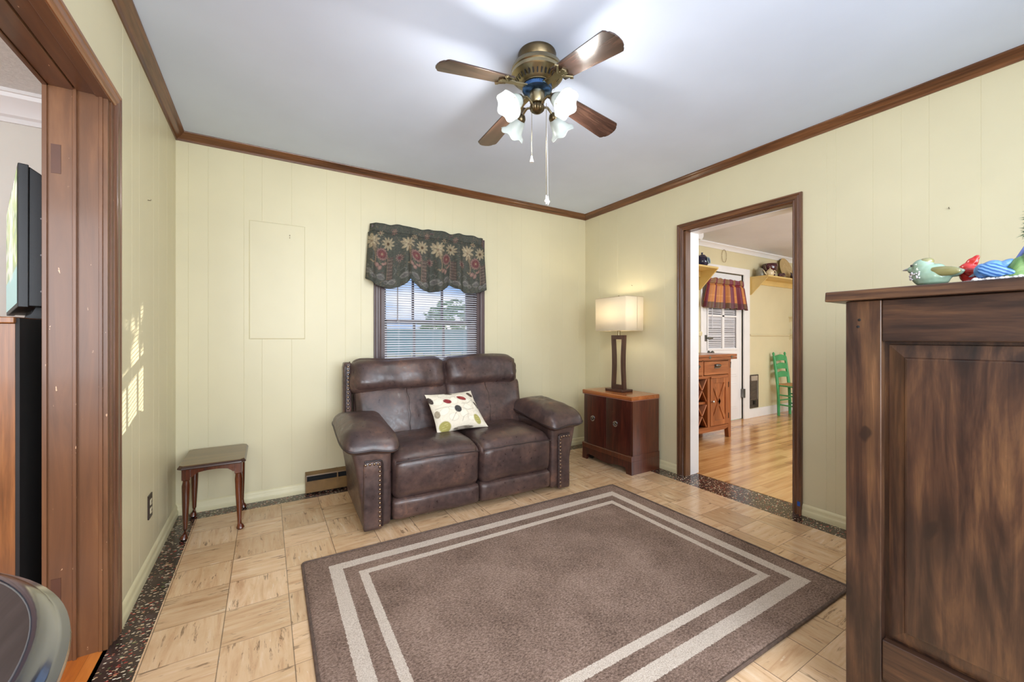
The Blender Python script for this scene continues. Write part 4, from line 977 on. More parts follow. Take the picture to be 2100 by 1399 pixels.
for f, z in ((1.004, .550), (1.014, .848)):
    p = sh_ring(f, z); tm.tube(p, .0032, 6, closed=True)
tm.box(.02, .026, -.1955, -.192, .55, .848)
tm.build('shade_trim', paint('shade_trim', (206, 190, 158), .7), sh)
MB().ell((0, 0, .66), (.028, .028, .036)).build('bulb', M['bulb'], lp, smooth=180)
MB().tube([(0, 0, .56), (.04, 0, .62), (.04, 0, .80), (0, 0, .86), (-.04, 0, .80), (-.04, 0, .62), (0, 0, .56)], .0018, 6).lathe([(0, .852), (.006, .853), (.009, .862), (.005, .87), (0, .872)], seg=12).box(-.11, .11, -.0015, .0015, .848, .851).build('harp_and_finial', M['brass_dark'], lp)
light('lamp_bulb_light', 'POINT', (2.750, 2.655, .645 + .74), 4.0, (1, .86, .66), radius=.035)

# ---------------------------------------------------------------- tall rustic chest close to the camera
ck = thing('wooden_chest', 'tall dark rustic wooden chest with framed side panel below the bird figurines', 'chest', (1.5, .525, 0))
DX, DY = .82, .64                                  # local: x into the chest, y from -DY to 0 (front)
MB().prism([(-.030, 1.242), (-.026, 1.272), (DX + .03, 1.272), (DX + .03, 1.240)], 'y', -DY - .02, .043).build('top', M['rustic_y'], ck, smooth=0, bevel=.003)
pw = .083
for y0, y1, nm_ in ((-pw, 0, 'f'), (-DY, -DY + pw, 'b')):
    MB().box(0, .05, y0, y1, 0, 1.241).build('post', M['rustic_z'], ck, smooth=0, bevel=.003)
    MB().box(DX - .05, DX, y0, y1, 0, 1.241).build('post', M['rustic_z'], ck, smooth=0, bevel=.003)
MB().box(.004, .035, -DY + pw, -pw, 1.122, 1.241).build('rail', M['rustic_y'], ck, smooth=0, bevel=.003)
MB().box(.004, .035, -DY + pw, -pw, .155, .27).build('rail', M['rustic_y'], ck, smooth=0, bevel=.003)
pa, pb, pz0, pz1 = -DY + pw, -pw, .268, 1.124
rp = MB()
def rect(i, x): return [(x, pa + i, pz0 + i), (x, pb - i, pz0 + i), (x, pb - i, pz1 - i), (x, pa + i, pz1 - i)]
lv = [rect(0, .030), rect(.010, .030), rect(.012, .020), rect(.020, .018), rect(.046, .012), rect(.049, .007), rect(.053, .006)]
for r_ in lv: rp.v += r_
for i in range(len(lv) - 1): rp.f += [(i * 4 + k, i * 4 + (k + 1) % 4, i * 4 + 4 + (k + 1) % 4, i * 4 + 4 + k) for k in range(4)]
rp.f += [tuple(range(len(lv) * 4 - 4, len(lv) * 4))]
rp.build('side_panel', M['rustic_z'], ck, smooth=0)
MB().box(.05, DX - .05, -DY + .01, -.02, .16, 1.241).build('carcass', M['rustic_y'], ck, smooth=0)
for s_ in (0, 1):
    xa = .055 + s_ * (DX - .11) / 2
    d = MB().box(xa + .003, xa + (DX - .11) / 2 - .003, -.022, -.004, .17, 1.235).build('door', M['rustic_z'], ck, smooth=0, bevel=.003)
    MB().ell((xa + (.33 if s_ == 0 else .025), .008, .75), (.014, .014, .014)).build('knob', M['pewter'], d)
MB().ell((.0, -.030, 1.165), (.0015, .004, .004)).ell((0, -.033, 1.185), (.0015, .004, .004)).build('peg_hole', M['black'], ck)

ZT = 1.272
def glaze(name, stops, rough=.12, scale=14, coat=.6):
    t = NT(name); n = t.noise(t.obj(), scale, 3, .6, .8); t.set(t.ramp(n, stops), rough, coat=coat); return t.m
sage = glaze('sage_glaze', [(.3, (122, 150, 130)), (.5, (142, 168, 148)), (.7, (166, 184, 168))])
olive = glaze('olive_glaze', [(.3, (110, 106, 62)), (.6, (146, 142, 96)), (.8, (166, 176, 140))])
# sage songbird facing along the edge
b1 = thing('bird_figurine', 'glazed sage green ceramic songbird figurine on top of the rustic chest', 'figurine', (1.545, .345, ZT), R(90))
# local x points along -Y?? facing +Y (towards the post): local +x = world +Y
MB().ell((.005, 0, .026), (.040, .030, .027)).ell((.012, 0, .038), (.034, .027, .026), (0, -.3, 0)).ell((.022, 0, .056), (.0235, .021, .0215)).ell((.040, 0, .050), (.014, .012, .012)) \
    .ell((-.022, 0, .036), (.034, .019, .015), (0, -.12, 0)).ell((-.036, 0, .036), (.022, .012, .008), (0, -.05, 0)).ell((.004, 0, .012), (.034, .027, .012)).ell((.0, 0, .046), (.022, .018, .014), (0, .25, 0)).build('body', sage, b1, remesh=.0022, smooth=180)
MB().lathe([(0, 0), (.0042, 0), (.003, .006), (.0008, .012), (0, .0125)], (.0515, 0, .0525), 10, Vector((1, 0, -.15)).to_track_quat('Z', 'Y')).build('beak', paint('grey_beak', (150, 150, 150), .3), b1)
for s_ in (1, -1):
    MB().ell((-.020, s_ * .022, .036), (.036, .007, .013), (0, -.10, -s_ * .12)).build('wing', olive, b1, smooth=180)
    MB().ell((.041, s_ * .0155, .060), (.0028, .0022, .0028), seg=10, rings=8).build('eye', M['black_plastic'], b1)
MB().ell((.018, 0, .066), (.019, .016, .0125), (0, .25, 0)).build('crown', olive, b1, smooth=180)
sp = MB(); rq = random.Random(2)
for _ in range(46):
    a, h = rq.uniform(-1.3, 1.3), rq.uniform(.020, .040); rr_ = .0315
    sp.ell((.008 + .040 * math.cos(a) * (1 - .12 * ((h - .03) / .015) ** 2), rr_ * 1.0 * math.sin(a), h), (.0022, .0022, .0022), seg=6, rings=4)
sp.build('breast_speckles', paint('pale_speckle', (222, 216, 222), .25), b1, smooth=180)

snow = paint('white_snow_base', (240, 240, 242), .6, .02, 40, .3, 200)
red = glaze('red_glaze', [(.3, (168, 26, 24)), (.55, (200, 42, 34)), (.75, (214, 84, 50))])
b2 = thing('cardinal_figurine', 'small glossy red crested cardinal figurine behind the bluebird on the chest', 'figurine', (1.572, .283, ZT), R(80))
MB().ell((0, 0, .026), (.022, .019, .024)).ell((.006, 0, .042), (.0165, .015, .0155)).ell((-.002, 0, .056), (.012, .008, .014), (0, -.6, 0)).ell((-.009, 0, .066), (.007, .0045, .010), (0, -.7, 0)).ell((-.022, 0, .024), (.018, .012, .009), (0, -.4, 0)).build('body', red, b2, remesh=.0020, smooth=180)
MB().ell((.016, 0, .045), (.009, .010, .006), (0, .3, 0)).build('mask', M['black_plastic'], b2)
MB().lathe([(0, 0), (.0045, 0), (.001, .011), (0, .0115)], (.022, 0, .044), 10, Vector((1, 0, -.1)).to_track_quat('Z', 'Y')).build('beak', paint('dusky_beak', (60, 46, 44), .3), b2)
for s_ in (1, -1): MB().ell((-.008, s_ * .017, .028), (.019, .004, .011), (0, -.5, 0)).build('wing', glaze('deep_red_glaze', [(.3, (140, 20, 22)), (.7, (176, 34, 30))]), b2)
MB().ell((-.002, 0, .004), (.030, .024, .006)).build('snow_base', snow, b2)

blue = glaze('blue_paint', [(.3, (66, 112, 170)), (.5, (92, 140, 196)), (.7, (134, 168, 212))], .35, 22, .15)
bstripe = NT('blue_feather_paint'); wv = bstripe.new('ShaderNodeTexWave'); wv.inputs['Scale'].default_value = 42; wv.inputs['Distortion'].default_value = 2.2; wv.bands_direction = 'Z'
bstripe.link(bstripe.mapping((1, 1, 1), rot=(0, .35, 0)), wv.inputs['Vector']); bstripe.set(bstripe.ramp(wv.outputs[0], [(.2, (36, 84, 146)), (.5, (74, 126, 188)), (.85, (112, 156, 206))]), .35, coat=.2)
b3 = thing('bluebird_figurine', 'painted bluebird figurine with raised tail on a snowy base on the chest', 'figurine', (1.520, .236, ZT), R(94)); b3.scale = (.64, 1, 1)
# local +x towards world +Y (the head end, low); tail rises towards -x
MB().ell((.028, 0, .026), (.024, .019, .0185)).ell((.006, 0, .030), (.034, .021, .020), (0, .16, 0)).ell((-.026, 0, .036), (.028, .013, .011), (0, .35, 0)).build('body', blue, b3, remesh=.002, smooth=180)
for s_ in (1, -1):
    MB().ell((.000, s_ * .0185, .024), (.040, .0055, .017), (0, -.12, s_ * .03)).ell((-.020, s_ * .017, .021), (.036, .004, .010), (0, -.18, 0)).build('wing', bstripe.m, b3, remesh=.0016, smooth=180)
MB().prism([(-.036, .038), (-.050, .046), (-.088, .098), (-.098, .118), (-.106, .112), (-.096, .084), (-.066, .046), (-.052, .034)], 'y', -.005, .005).build('tail', glaze('violet_blue_paint', [(.3, (72, 92, 160)), (.7, (104, 124, 188))], .4, 16, .1), b3, smooth=30, bevel=.002)
MB().lathe([(0, 0), (.004, 0), (.003, .006), (.0008, .014), (0, .0145)], (.050, .0, .018), 10, Vector((1, .3, -.35)).to_track_quat('Z', 'Y')).build('beak', paint('grey_blue_beak', (96, 104, 116), .3), b3)
gl_ = MB(); gl_.ell((-.062, 0, .026), (.036, .018, .026), (0, .5, 0)).ell((-.10, .004, .040), (.034, .020, .036)).ell((-.05, -.004, .014), (.04, .02, .014))
gl_.build('green_leaf', glaze('leaf_green_paint', [(.3, (70, 112, 60)), (.5, (104, 142, 84)), (.7, (140, 170, 112))], .5, 26, .1), b3, remesh=.002, smooth=180)
sb = MB(); rq = random.Random(6)
for i in range(16): sb.ell((.045 - i * .011, rq.uniform(-.008, .008), .003), (.011, .022, rq.uniform(.004, .008)))
sb.build('snow_base', snow, b3, smooth=180)
pt = thing('miniature_pine', 'frosted green miniature artificial pine standing behind the bluebird on the chest', 'ornament', (1.61, .176, ZT))
MB().cyl((0, 0, 0), (0, 0, .012), .022, .02).cyl((0, 0, .01), (0, 0, .24), .005, .003).build('trunk', paint('pine_trunk', (92, 70, 50), .8), pt)
nd = MB(); rq = random.Random(8)
for _ in range(4200):
    z = rq.uniform(.115, .26); r0 = max(.006, .062 * (1 - (z - .115) / .17)); a = rq.uniform(0, 6.28); c = Vector((math.cos(a) * r0 * rq.uniform(.2, 1), 0, z)); c = Vector((c.x * math.cos(a), c.x * math.sin(a), z))
    d = Vector((math.cos(a) + rq.gauss(0, .4), math.sin(a) + rq.gauss(0, .4), rq.gauss(-.1, .5))).normalized() * rq.uniform(.010, .022)
    s1 = d.cross(Vector((0, 0, 1))).normalized() * .0008; s2 = d.cross(s1).normalized() * .0008
    nd.add([c + s1, c - s1, c + d], [(0, 1, 2)]); nd.add([c + s2, c - s2, c + d], [(0, 1, 2)])
tn = NT('frosted_needles'); tn.set(tn.ramp(tn.noise(tn.obj(), 90, 2), [(.4, (30, 84, 48)), (.6, (58, 122, 76)), (.68, (226, 234, 230))]), .5)
nd.build('needles', tn.m, pt, smooth=0, fix=False)

# ---------------------------------------------------------------- round black table standing in the opening
rt = thing('round_table', 'round black table with glossy moulded rim beside the wide cased opening', 'table', (-.747, .621, 0))
RT = .545
MB().lathe([(0, .722), (RT - .03, .722), (RT - .012, .724), (RT - .004, .728), (RT, .734), (RT - .001, .740), (RT - .008, .7425), (RT - .011, .744), (RT - .014, .750), (RT - .026, .756), (RT - .036, .758), (RT - .038, .7575)], seg=128, cap=False).build('moulded_rim', paint('black_lacquer_reflection_tint', (34, 40, 54), .12, .02, 10, coat=1.0, spec=1.0), rt, smooth=50)  # blue tint in the black stands in for reflected daylight
MB().lathe([(RT - .037, .740), (RT - .037, .7578), (0, .7578)], seg=128, cap=False).build('tabletop', wood('black_brown_table_top', (40, 32, 30), (58, 48, 46), (70, 60, 58), 'y', 14, .38, 0, .1, 1.0, grain=.25), rt, smooth=30)
MB().lathe([(0, .05), (.10, .055), (.075, .10), (.05, .16), (.06, .30), (.075, .42), (.05, .55), (.06, .66), (.12, .70), (.12, .722), (0, .722)], seg=32).build('pedestal', M['black_plastic'], rt, smooth=60)
for k in range(4):
    a = R(45 + 90 * k); c, s_ = math.cos(a), math.sin(a)
    MB().tube([(.05 * c, .05 * s_, .12), (.14 * c, .14 * s_, .10), (.26 * c, .26 * s_, .05), (.33 * c, .33 * s_, .03), (.34 * c, .34 * s_, .016)], [.03, .03, .024, .02, .016], 12).build('foot', M['black_plastic'], rt, smooth=60)

# ---------------------------------------------------------------- TV room: pine dresser against the wall with a TV on it
pd_ = thing('pine_dresser', 'orange pine dresser with black back board behind the wide cased opening', 'dresser', (-.72, 2.045, .003))
MB().box(-.50, -.006, 0, .02, .0, 1.178).box(-.50, -.006, .94, .96, .0, 1.178).box(-.50, -.01, .02, .94, .05, .07).build('side_board', M['pine'], pd_, smooth=0, bevel=.002)
MB().box(-.52, -.004, -.014, .974, 1.178, 1.200).build('top', M['pine'], pd_, smooth=0, bevel=.004)
MB().box(-.006, .004, .0, .96, .02, 1.196).build('back_board', M['dark_back'], pd_, smooth=0)
for r_ in range(4):
    d = MB().box(-.515, -.495, .025, .935, .08 + r_ * .27, .335 + r_ * .27).build('drawer', M['pine'], pd_, smooth=0, bevel=.004)
    for y in (.28, .68): MB().ell((-.53, y, .21 + r_ * .27), (.016, .016, .016)).build('knob', M['pine'], d)
MB().tube([(.012, .30, 1.0), (.014, .31, .86), (.012, .30, .70), (.016, .32, .5), (.012, .3, .2)], .006, 8).build('power_cable', M['black_plastic'], pd_)
MB().rbox((.016, .30, .98), (.02, .02, .05), .006, 6).build('cable_plug', paint('brown_plug', (90, 64, 50), .4), pd_)

tv = thing('tv', 'black flat TV showing a green waterfall scene on top of the pine dresser', 'TV', (-.955, 2.61, 1.203), 0)
# screen plane: from near edge P1 to far edge P2; local x along the screen, local y = out of the back
P1, P2 = Vector((-.763, 2.165, 0)), Vector((-1.125, 3.085, 0))
ax_ = (P2 - P1); Wt = ax_.length; tv.location = ((P1 + P2) / 2 + Vector((0, 0, 1.203))); tv.rotation_euler = (0, 0, math.atan2(ax_.y, ax_.x))
# local +x -> P2 (far); back of the set is local -y (towards +X world)
z0_, z1_ = .040, .560; h2 = Wt / 2
MB().box(-h2, h2, -.026, 0, z0_, z1_).build('bezel', M['black_plastic'], tv, smooth=0, bevel=.003)
def scr(u, v): return ((u - .5) * (Wt - .03), .0012, z0_ + .015 + v * (z1_ - z0_ - .03))
su = np.tile(np.linspace(0, 1, 81), 61); sv = np.repeat(np.linspace(0, 1, 61), 81)
sc_ = Canvas(su, sv, (150, 170, 140)); rs = np.random.RandomState(3)
for _ in range(150):
    x, y = rs.uniform(0, 1), rs.uniform(.3, 1); sc_.ellipse(x, y, rs.uniform(.02, .07), rs.uniform(.03, .10), [(170, 190, 110), (110, 140, 80), (206, 214, 190), (190, 206, 130), (226, 230, 224)][rs.randint(5)], rs.uniform(0, 3), .3, .7)
sc_.put((sv < .28) * .8, (150, 196, 200))
for x in (.35, .42, .5, .56): sc_.stroke([(x, .95), (x + .02, .6), (x - .01, .25)], .018, (240, 244, 244), .8)
MB().grid(80, 60, scr).build('screen', vcol('lit_screen', .3, emit=.55), tv, smooth=180, cols=sc_.rgba(), fix=False)
bkp = [(-.024, z0_ + .004), (-.108, z0_ + .004), (-.110, z0_ + .012), (-.110, z0_ + .066), (-.098, z0_ + .070), (-.096, .37), (-.086, .395), (-.086, .475), (-.056, .535), (-.026, z1_ - .004)]
bk = MB().prism([(y, z) for y, z in bkp], 'x', -h2 + .006, h2 - .006).build('back_shell', M['black_plastic'], tv, smooth=0, bevel=.004)
for z in (.10, .235, .37):
    MB().rbox((-h2 + .004, -.062, z), (.006, .018, .008), .003, 4).build('side_button', paint('button_grey', (120, 120, 122), .4), bk)
MB().prism([(-.10, 0), (.02, 0), (.02, .006), (-.04, .010), (-.052, .06), (-.068, .06), (-.075, .012), (-.10, .008)], 'x', -.16, .16).prism([(-.02, 0), (.13, 0), (.13, .006), (-.02, .006)], 'x', -.2, .2).build('stand', M['black_plastic'], tv, smooth=0, bevel=.002)
MB().prism([(-.09, 0), (-.02, 0), (-.02, .01), (-.035, .02), (-.045, .045), (-.075, .045), (-.08, .02), (-.09, .01)], 'x', -h2 + .06, -h2 + .09).build('stand_foot', M['black_plastic'], tv, smooth=0, bevel=.002)
MB().tube([(-h2 + .10, -.09, .12), (-h2 + .12, -.115, .09), (-h2 + .16, -.118, .03), (-h2 + .22, -.112, .008)], .004, 8).build('cable', M['black_plastic'], tv)

# ---------------------------------------------------------------- the kitchen seen through the doorway
dr = structure('door_1')                           # white half-glazed back door with its casing
yk = YK
MB().box(kx0, kx1, yk + .02, yk + .06, .01, .98).box(kx0, kx0 + .15, yk + .02, yk + .06, .98, 1.86).box(kx1 - .13, kx1, yk + .02, yk + .06, .98, 1.86).box(kx0, kx1, yk + .02, yk + .06, 1.86, 1.99).build('slab', M['white'], dr, smooth=0)
fr_ = MB().box(kx0 + .14, kx1 - .12, yk + .006, yk + .0195, .965, .99).box(kx0 + .14, kx0 + .165, yk + .006, yk + .0195, .99, 1.85).box(kx1 - .145, kx1 - .12, yk + .006, yk + .0195, .99, 1.85).box(kx0 + .14, kx1 - .12, yk + .006, yk + .0195, 1.85, 1.87).build('glazing_frame', M['white'], dr, smooth=0, bevel=.003)
MB().box(5.19, 5.235, yk + .008, yk + .03, .985, 1.86).box(kx0 + .15, kx1 - .13, yk + .008, yk + .03, 1.41, 1.43).build('muntin', M['white'], fr_, smooth=0)
MB().box(kx0 + .15, kx1 - .13, yk + .038, yk + .042, .98, 1.86).build('pane', M['glass'], fr_, smooth=0)
for z0_, z1_ in ((.60, .86), (.16, .52)):
    for xa, xb in ((kx0 + .13, 5.17), (5.24, kx1 - .12)):
        MB().box(xa, xb, yk + .014, yk + .0195, z0_, z1_).box(xa + .03, xb - .03, yk + .008, yk + .0135, z0_ + .03, z1_ - .03).build('door_panel', M['white'], dr, smooth=0, bevel=.004)
MB().box(kx1, kx1 + .145, yk - .018, yk + .02, 0, 2.085).box(kx0 - .03, kx1, yk - .018, yk + .02, 2.0, 2.085).box(kx0 - .03, kx0, yk - .018, yk + .02, 0, 2.0).build('casing', M['white'], dr, smooth=0, bevel=.003)
kn = MB().lathe([(0, 0), (.028, 0), (.026, .006), (.010, .010), (.010, .03), (.024, .042), (.028, .054), (.022, .066), (0, .07)], (kx0 + .185, yk + .02, .935), 20, Vector((0, -1, 0)).to_track_quat('Z', 'Y')).build('knob', M['pewter'], dr)
MB().box(kx0 + .10, kx0 + .16, yk + .012, yk + .02, 1.085, 1.165).cyl((kx0 + .13, yk + .006, 1.125), (kx0 + .25, yk + .006, 1.125), .01).box(kx0 + .15, kx0 + .19, yk - .006, yk + .02, 1.11, 1.14).build('slide_lock', M['pewter'], dr, smooth=30, bevel=.002)
for z in (.36, 1.6): MB().box(kx1 - .02, kx1 + .02, yk - .024, yk - .016 + .03, z - .06, z + .06).cyl((kx1, yk - .024, z - .062), (kx1, yk - .024, z + .062), .007).build('hinge', M['pewter'], dr, smooth=30)
MB().box(kx0, kx1, yk + .125, yk + .13, 0, 2.0).build('porch_shade_sheet', paint('porch_shade_colour', (46, 42, 38), .8), dr, smooth=0)  # dark sheet behind the glass; its colour stands in for the unlit porch
db = thing('door_blind', 'white mini blind on the half-glazed kitchen door below the plaid valance', 'blind', (0, 0, 0))
sl = MB(); z = .995; rr = random.Random(5)
while z < 1.86:
    for xa, xb in ((4.905, 5.19), (5.235, 5.56)):
        for a0, a1 in ((xa, (xa + xb) / 2), ((xa + xb) / 2, xb)):
            pass
    d0 = rr.uniform(-.004, .004)
    sl.prism([(yk + .0245, z - .006), (yk + .0235, z + .001), (yk + .030, z + .011), (yk + .0305, z + .0105), (yk + .0245, z + .001), (yk + .0255, z - .006)], 'x', kx0 + .168, kx1 - .148)
    z += .0225 + d0
sl.build('slats', white_slat, db, smooth=0)
MB().box(kx0 + .166, kx1 - .146, yk + .023, yk + .034, 1.835, 1.855).build('head_rail', white_slat, db, smooth=0)
MB().tube([(kx0 + .24, yk + .004, 1.25), (kx0 + .24, yk + .004, 1.84)], .004, 6).build('tilt_wand', white_slat, db)

kv = thing('kitchen_valance', 'orange and burgundy plaid valance gathered over the kitchen door window', 'valance', (0, 0, 0))
NU, NV = 200, 90
def kpos(u, v):
    w = .80 + .26 * (1 - v); x = 5.185 + (u - .5) * w
    fold = .024 * math.sin(u * 38 + math.sin(u * 11)) + .012 * math.sin(u * 63)
    y = yk - .058 - fold * (.5 + .6 * (1 - v)) + .016 * math.exp(-((v - .80) / .03) ** 2)
    return (x, y, 1.515 + .385 * v + .006 * math.sin(u * 44) * (v > .9) + .008 * math.sin(u * 30) * (v < .1))
uu = np.tile(np.linspace(0, 1, NU + 1), NV + 1); vv = np.repeat(np.linspace(0, 1, NV + 1), NU + 1)
cv = Canvas(uu, vv, (188, 122, 62))
ph = (uu * 5.2 + .55) % 1
cv.put((ph > .56) * 1.0, (110, 26, 48)); cv.put((np.abs(ph - .28) < .012) * .5, (120, 70, 40))
cv.put((vv > .12) * (vv < .30) * .0, (90, 60, 40)); lowb = (vv < .20)
cv.put(lowb * (ph <= .56) * 1.0, (98, 68, 46)); cv.put(lowb * (ph > .56), (84, 18, 36))
cv.put((vv > .80) * (ph <= .56) * .75, (112, 86, 58)); cv.put((np.abs(vv - .42) < .02) * (ph <= .56) * .35, (222, 160, 90))
cv.noise(.05)
MB().grid(NU, NV, kpos).build('plaid_cloth', vcol('plaid_cloth', .55, .1, 400), kv, smooth=180, solid=.002, cols=cv.rgba(), fix=False)
MB().cyl((4.73, yk - .030, 1.845), (5.64, yk - .030, 1.845), .006).box(4.73, 4.745, yk - .035, yk - .0185, 1.835, 1.855).box(5.625, 5.64, yk - .035, yk - .0185, 1.835, 1.855).build('curtain_rod', M['white'], kv)

yel = paint('yellow_shelf_paint', (218, 190, 122), .5, .02, 6)
def shelf(name, label, x0, x1, ends):
    s = thing(name, label, 'shelf', (0, 0, 0))
    MB().box(x0, x1, 2.90, yk, 1.966, 1.988).build('board', yel, s, smooth=0, bevel=.003)
    MB().box(x0, x1, yk - .02, yk, 1.895, 1.966).build('cleat', yel, s, smooth=0)
    for xe in ends: MB().prism([(2.905, 1.966), (yk, 1.966), (yk, 1.735), (yk - .015, 1.735)], 'x', xe - .009, xe + .009).build('end_bracket', yel, s, smooth=0)
shelf('wall_shelf', 'yellow wall shelf with triangular bracket holding the navy teapot', 3.5, 4.69, (4.68, 3.7))
shelf('wall_shelf', 'yellow wall shelf with triangular bracket holding the burgundy pots', 5.835, 7.5, (5.846, 7.4))
ZS = 1.988
def teapot(name, label, loc, s, m, rot, lidm=None, cat='teapot', window=None):
    t = thing(name, label, cat, loc, rot)
    body = [(0, 0), (.045, 0), (.062, .02), (.070, .05), (.064, .08), (.045, .10), (.038, .104), (0, .104)]
    MB().lathe([(r * s, h * s) for r, h in body], seg=28).build('body', m, t, smooth=50)
    MB().lathe([(r * s, h * s) for r, h in [(0, .103), (.040, .103), (.032, .116), (.012, .124), (.006, .128), (.011, .136), (.010, .144), (0, .148)]], seg=24).build('lid', lidm or m, t, smooth=50)
    MB().tube([Vector(p) * s for p in ((.058, 0, .03), (.085, 0, .045), (.098, 0, .078), (.112, 0, .098), (.118, 0, .10))], [.016 * s, .013 * s, .010 * s, .008 * s, .007 * s], 10).build('spout', m, t, smooth=60)
    MB().tube([Vector(p) * s for p in ((-.052, 0, .085), (-.085, 0, .100), (-.105, 0, .082), (-.100, 0, .05), (-.062, 0, .025))], .007 * s, 8).build('handle', m, t, smooth=60)
    if window:
        MB().ell((.0, -.064 * s, .052 * s), (.040 * s, .010 * s, .026 * s), (0, .5, 0)).build('painted_oval', window, t)
        MB().tube([Vector((.042 * math.cos(a) * math.cos(.5) + .028 * math.sin(a) * math.sin(.5), -.070, .052 + .028 * math.sin(a) * math.cos(.5) - .042 * math.cos(a) * math.sin(.5))) * s for a in [i * .2618 for i in range(24)]], .004 * s, 6, closed=True).build('oval_border', paint('pale_blue_line', (166, 196, 206), .3), t)
    return t
navy = glaze('navy_glaze', [(.3, (20, 24, 52)), (.7, (40, 42, 84))]); burg = glaze('burgundy_glaze', [(.3, (52, 18, 32)), (.7, (84, 30, 44))])
teapot('teapot', 'navy blue teapot with painted oval on the shelf beside the kitchen door', (4.465, 2.97, ZS), 1.12, navy, R(12), window=glaze('deep_blue_glaze', [(.3, (14, 44, 84)), (.7, (26, 66, 108))]))
c = MB().lathe([(0, 0), (.03, 0), (.042, .02), (.045, .06), (.04, .085), (.036, .085), (.038, .06), (0, .01)], seg=24).build('mug', glaze('grey_green_glaze', [(.3, (140, 152, 148)), (.7, (176, 184, 178))]), loc=(4.365, 3.06, ZS), smooth=50)
tag(c, 'pale grey mug half hidden behind the white door jamb on the shelf', 'mug')
hp = MB().tube([(5.20 + .052 * math.cos(a), yk - .012, 2.215 + .085 * math.sin(a)) for a in [i * .25 for i in range(-5, 19)]], .003, 6).tube([(5.20, yk - .006, 2.29), (5.20, yk, 2.31)], .002, 6).build('wire_hoop', paint('tan_wire', (150, 130, 96), .5))
tag(hp, 'thin wire hoop hanging on the kitchen wall above the door', 'wall decoration')
c = MB().lathe([(0, 0), (.05, 0), (.055, .02), (.053, .08), (.03, .115), (0, .125)], seg=24).build('stoneware_jar', glaze('grey_stoneware', [(.3, (120, 116, 100)), (.7, (150, 146, 128))], .3, 20, .2), loc=(5.935, 3.06, ZS), smooth=60); tag(c, 'small grey domed jar on the shelf end next to the kitchen door', 'jar')
bp2 = thing('burgundy_pot', 'large burgundy pot tallest on the yellow shelf with the round plate', 'pot', (6.165, 3.045, ZS)); bp2.scale = (.78, .78, .78)
MB().lathe([(0, 0), (.08, 0), (.085, .02), (.082, .09), (.088, .10), (.115, .13), (.126, .20), (.122, .245), (.110, .255), (.10, .245), (.112, .20), (0, .12)], seg=32).build('body', burg, bp2, smooth=60)
MB().tube([(-.115, 0, .23), (-.155, 0, .235), (-.165, 0, .19), (-.14, 0, .14), (-.115, 0, .14)], .012, 8).build('handle', glaze('brown_glaze', [(.3, (92, 80, 66)), (.7, (120, 104, 86))]), bp2)
teapot('cream_teapot', 'small cream teapot in front of the burgundy pot on the shelf', (5.985, 2.955, ZS), .78, glaze('cream_glaze', [(.3, (204, 184, 142)), (.7, (230, 218, 186))]), R(150))
c = MB().ell((0, 0, .02), (.075, .03, .02)).ell((.05, 0, .035), (.032, .026, .030)).ell((-.04, .005, .028), (.03, .024, .026)).build('ceramic_hen', burg, loc=(6.235, 2.925, ZS), remesh=.006, smooth=180); tag(c, 'low dark red ceramic animal figure at the front edge of the shelf', 'figurine')
pl = thing('round_plate', 'round woven straw plate leaning on the wall above the shelf', 'plate', (6.70, 3.10, ZS + .004), 0)
q_ = Vector((0, -1, .22)).to_track_quat('Z', 'Y')
MB().lathe([(0, 0), (.12, 0), (.145, .006), (.165, .02), (.168, .024), (.160, .024), (.14, .012), (0, .008)], (0, 0, .168), 48, q_).build('dish', wood('straw', (176, 146, 96), (206, 178, 128), (222, 198, 152), 'x', 60, .6, 0, .6), pl, smooth=60)
MB().tube([Vector((0, 0, .168)) + q_ @ Vector((.166 * math.cos(a), .166 * math.sin(a), .022)) for a in [i * .1745 for i in range(36)]], .006, 8, closed=True).build('woven_rim', paint('straw_rim', (186, 160, 110), .7), pl)
teapot('dark_teapot', 'dark plum teapot in front of the round straw plate', (6.70, 2.955, ZS), .95, glaze('plum_glaze', [(.3, (34, 22, 40)), (.7, (56, 36, 56))]), R(175))
c = MB().box(0, .09, 0, .03, 0, .045).build('grey_box', paint('grey_box_paint', (128, 124, 110), .7), loc=(6.43, 3.0, ZS), smooth=0, bevel=.004); tag(c, 'small grey box on the shelf between burgundy pot and straw plate', 'box')

# wine cabinet
wc_ = thing('wine_cabinet', 'orange brown wine cabinet with X-shaped bottle racks and drawers in the kitchen', 'cabinet', (3.70, 2.657, .002))
CW, CD, CH = .835, .40, .945
ch_, cx_ = M['cherry'], M['cherry_x']
MB().box(-.03, CW + .07, -.03, CD + .02, CH - .028, CH).box(-.03, CW + .07, -.03, CD + .02, CH - .058, CH - .031).build('folding_top', cx_, wc_, smooth=0, bevel=.002)
for x in (.39, .80): MB().box(x - .016, x + .016, -.032, -.028, CH - .045, CH - .016).build('top_hinge', M['pewter'], wc_, smooth=0)
for x in (0, CW - .055):
    MB().prism([(x, .10), (x + (.0 if x else .0), 0), (x + .055, 0), (x + .055, CH - .058), (x, CH - .058)] if False else [(x + (.012 if x else 0), 0), (x + (.055 if x else .043), 0), (x + .055, .12), (x + .055, CH - .058), (x, CH - .058), (x, .12)], 'y', 0, .05).build('front_leg', ch_, wc_, smooth=0, bevel=.003)
    MB().box(x, x + .055, CD - .05, CD, 0, CH - .058).build('back_leg', ch_, wc_, smooth=0)
MB().box(.02, CW - .02, .02, CD - .005, .13, .15).box(.0, .02, .02, CD - .02, .11, CH - .06).box(CW - .02, CW - .004, .02, CD - .02, .11, CH - .06).box(.02, CW - .02, CD - .02, CD - .005, .12, CH - .06).build('carcass', ch_, wc_, smooth=0)
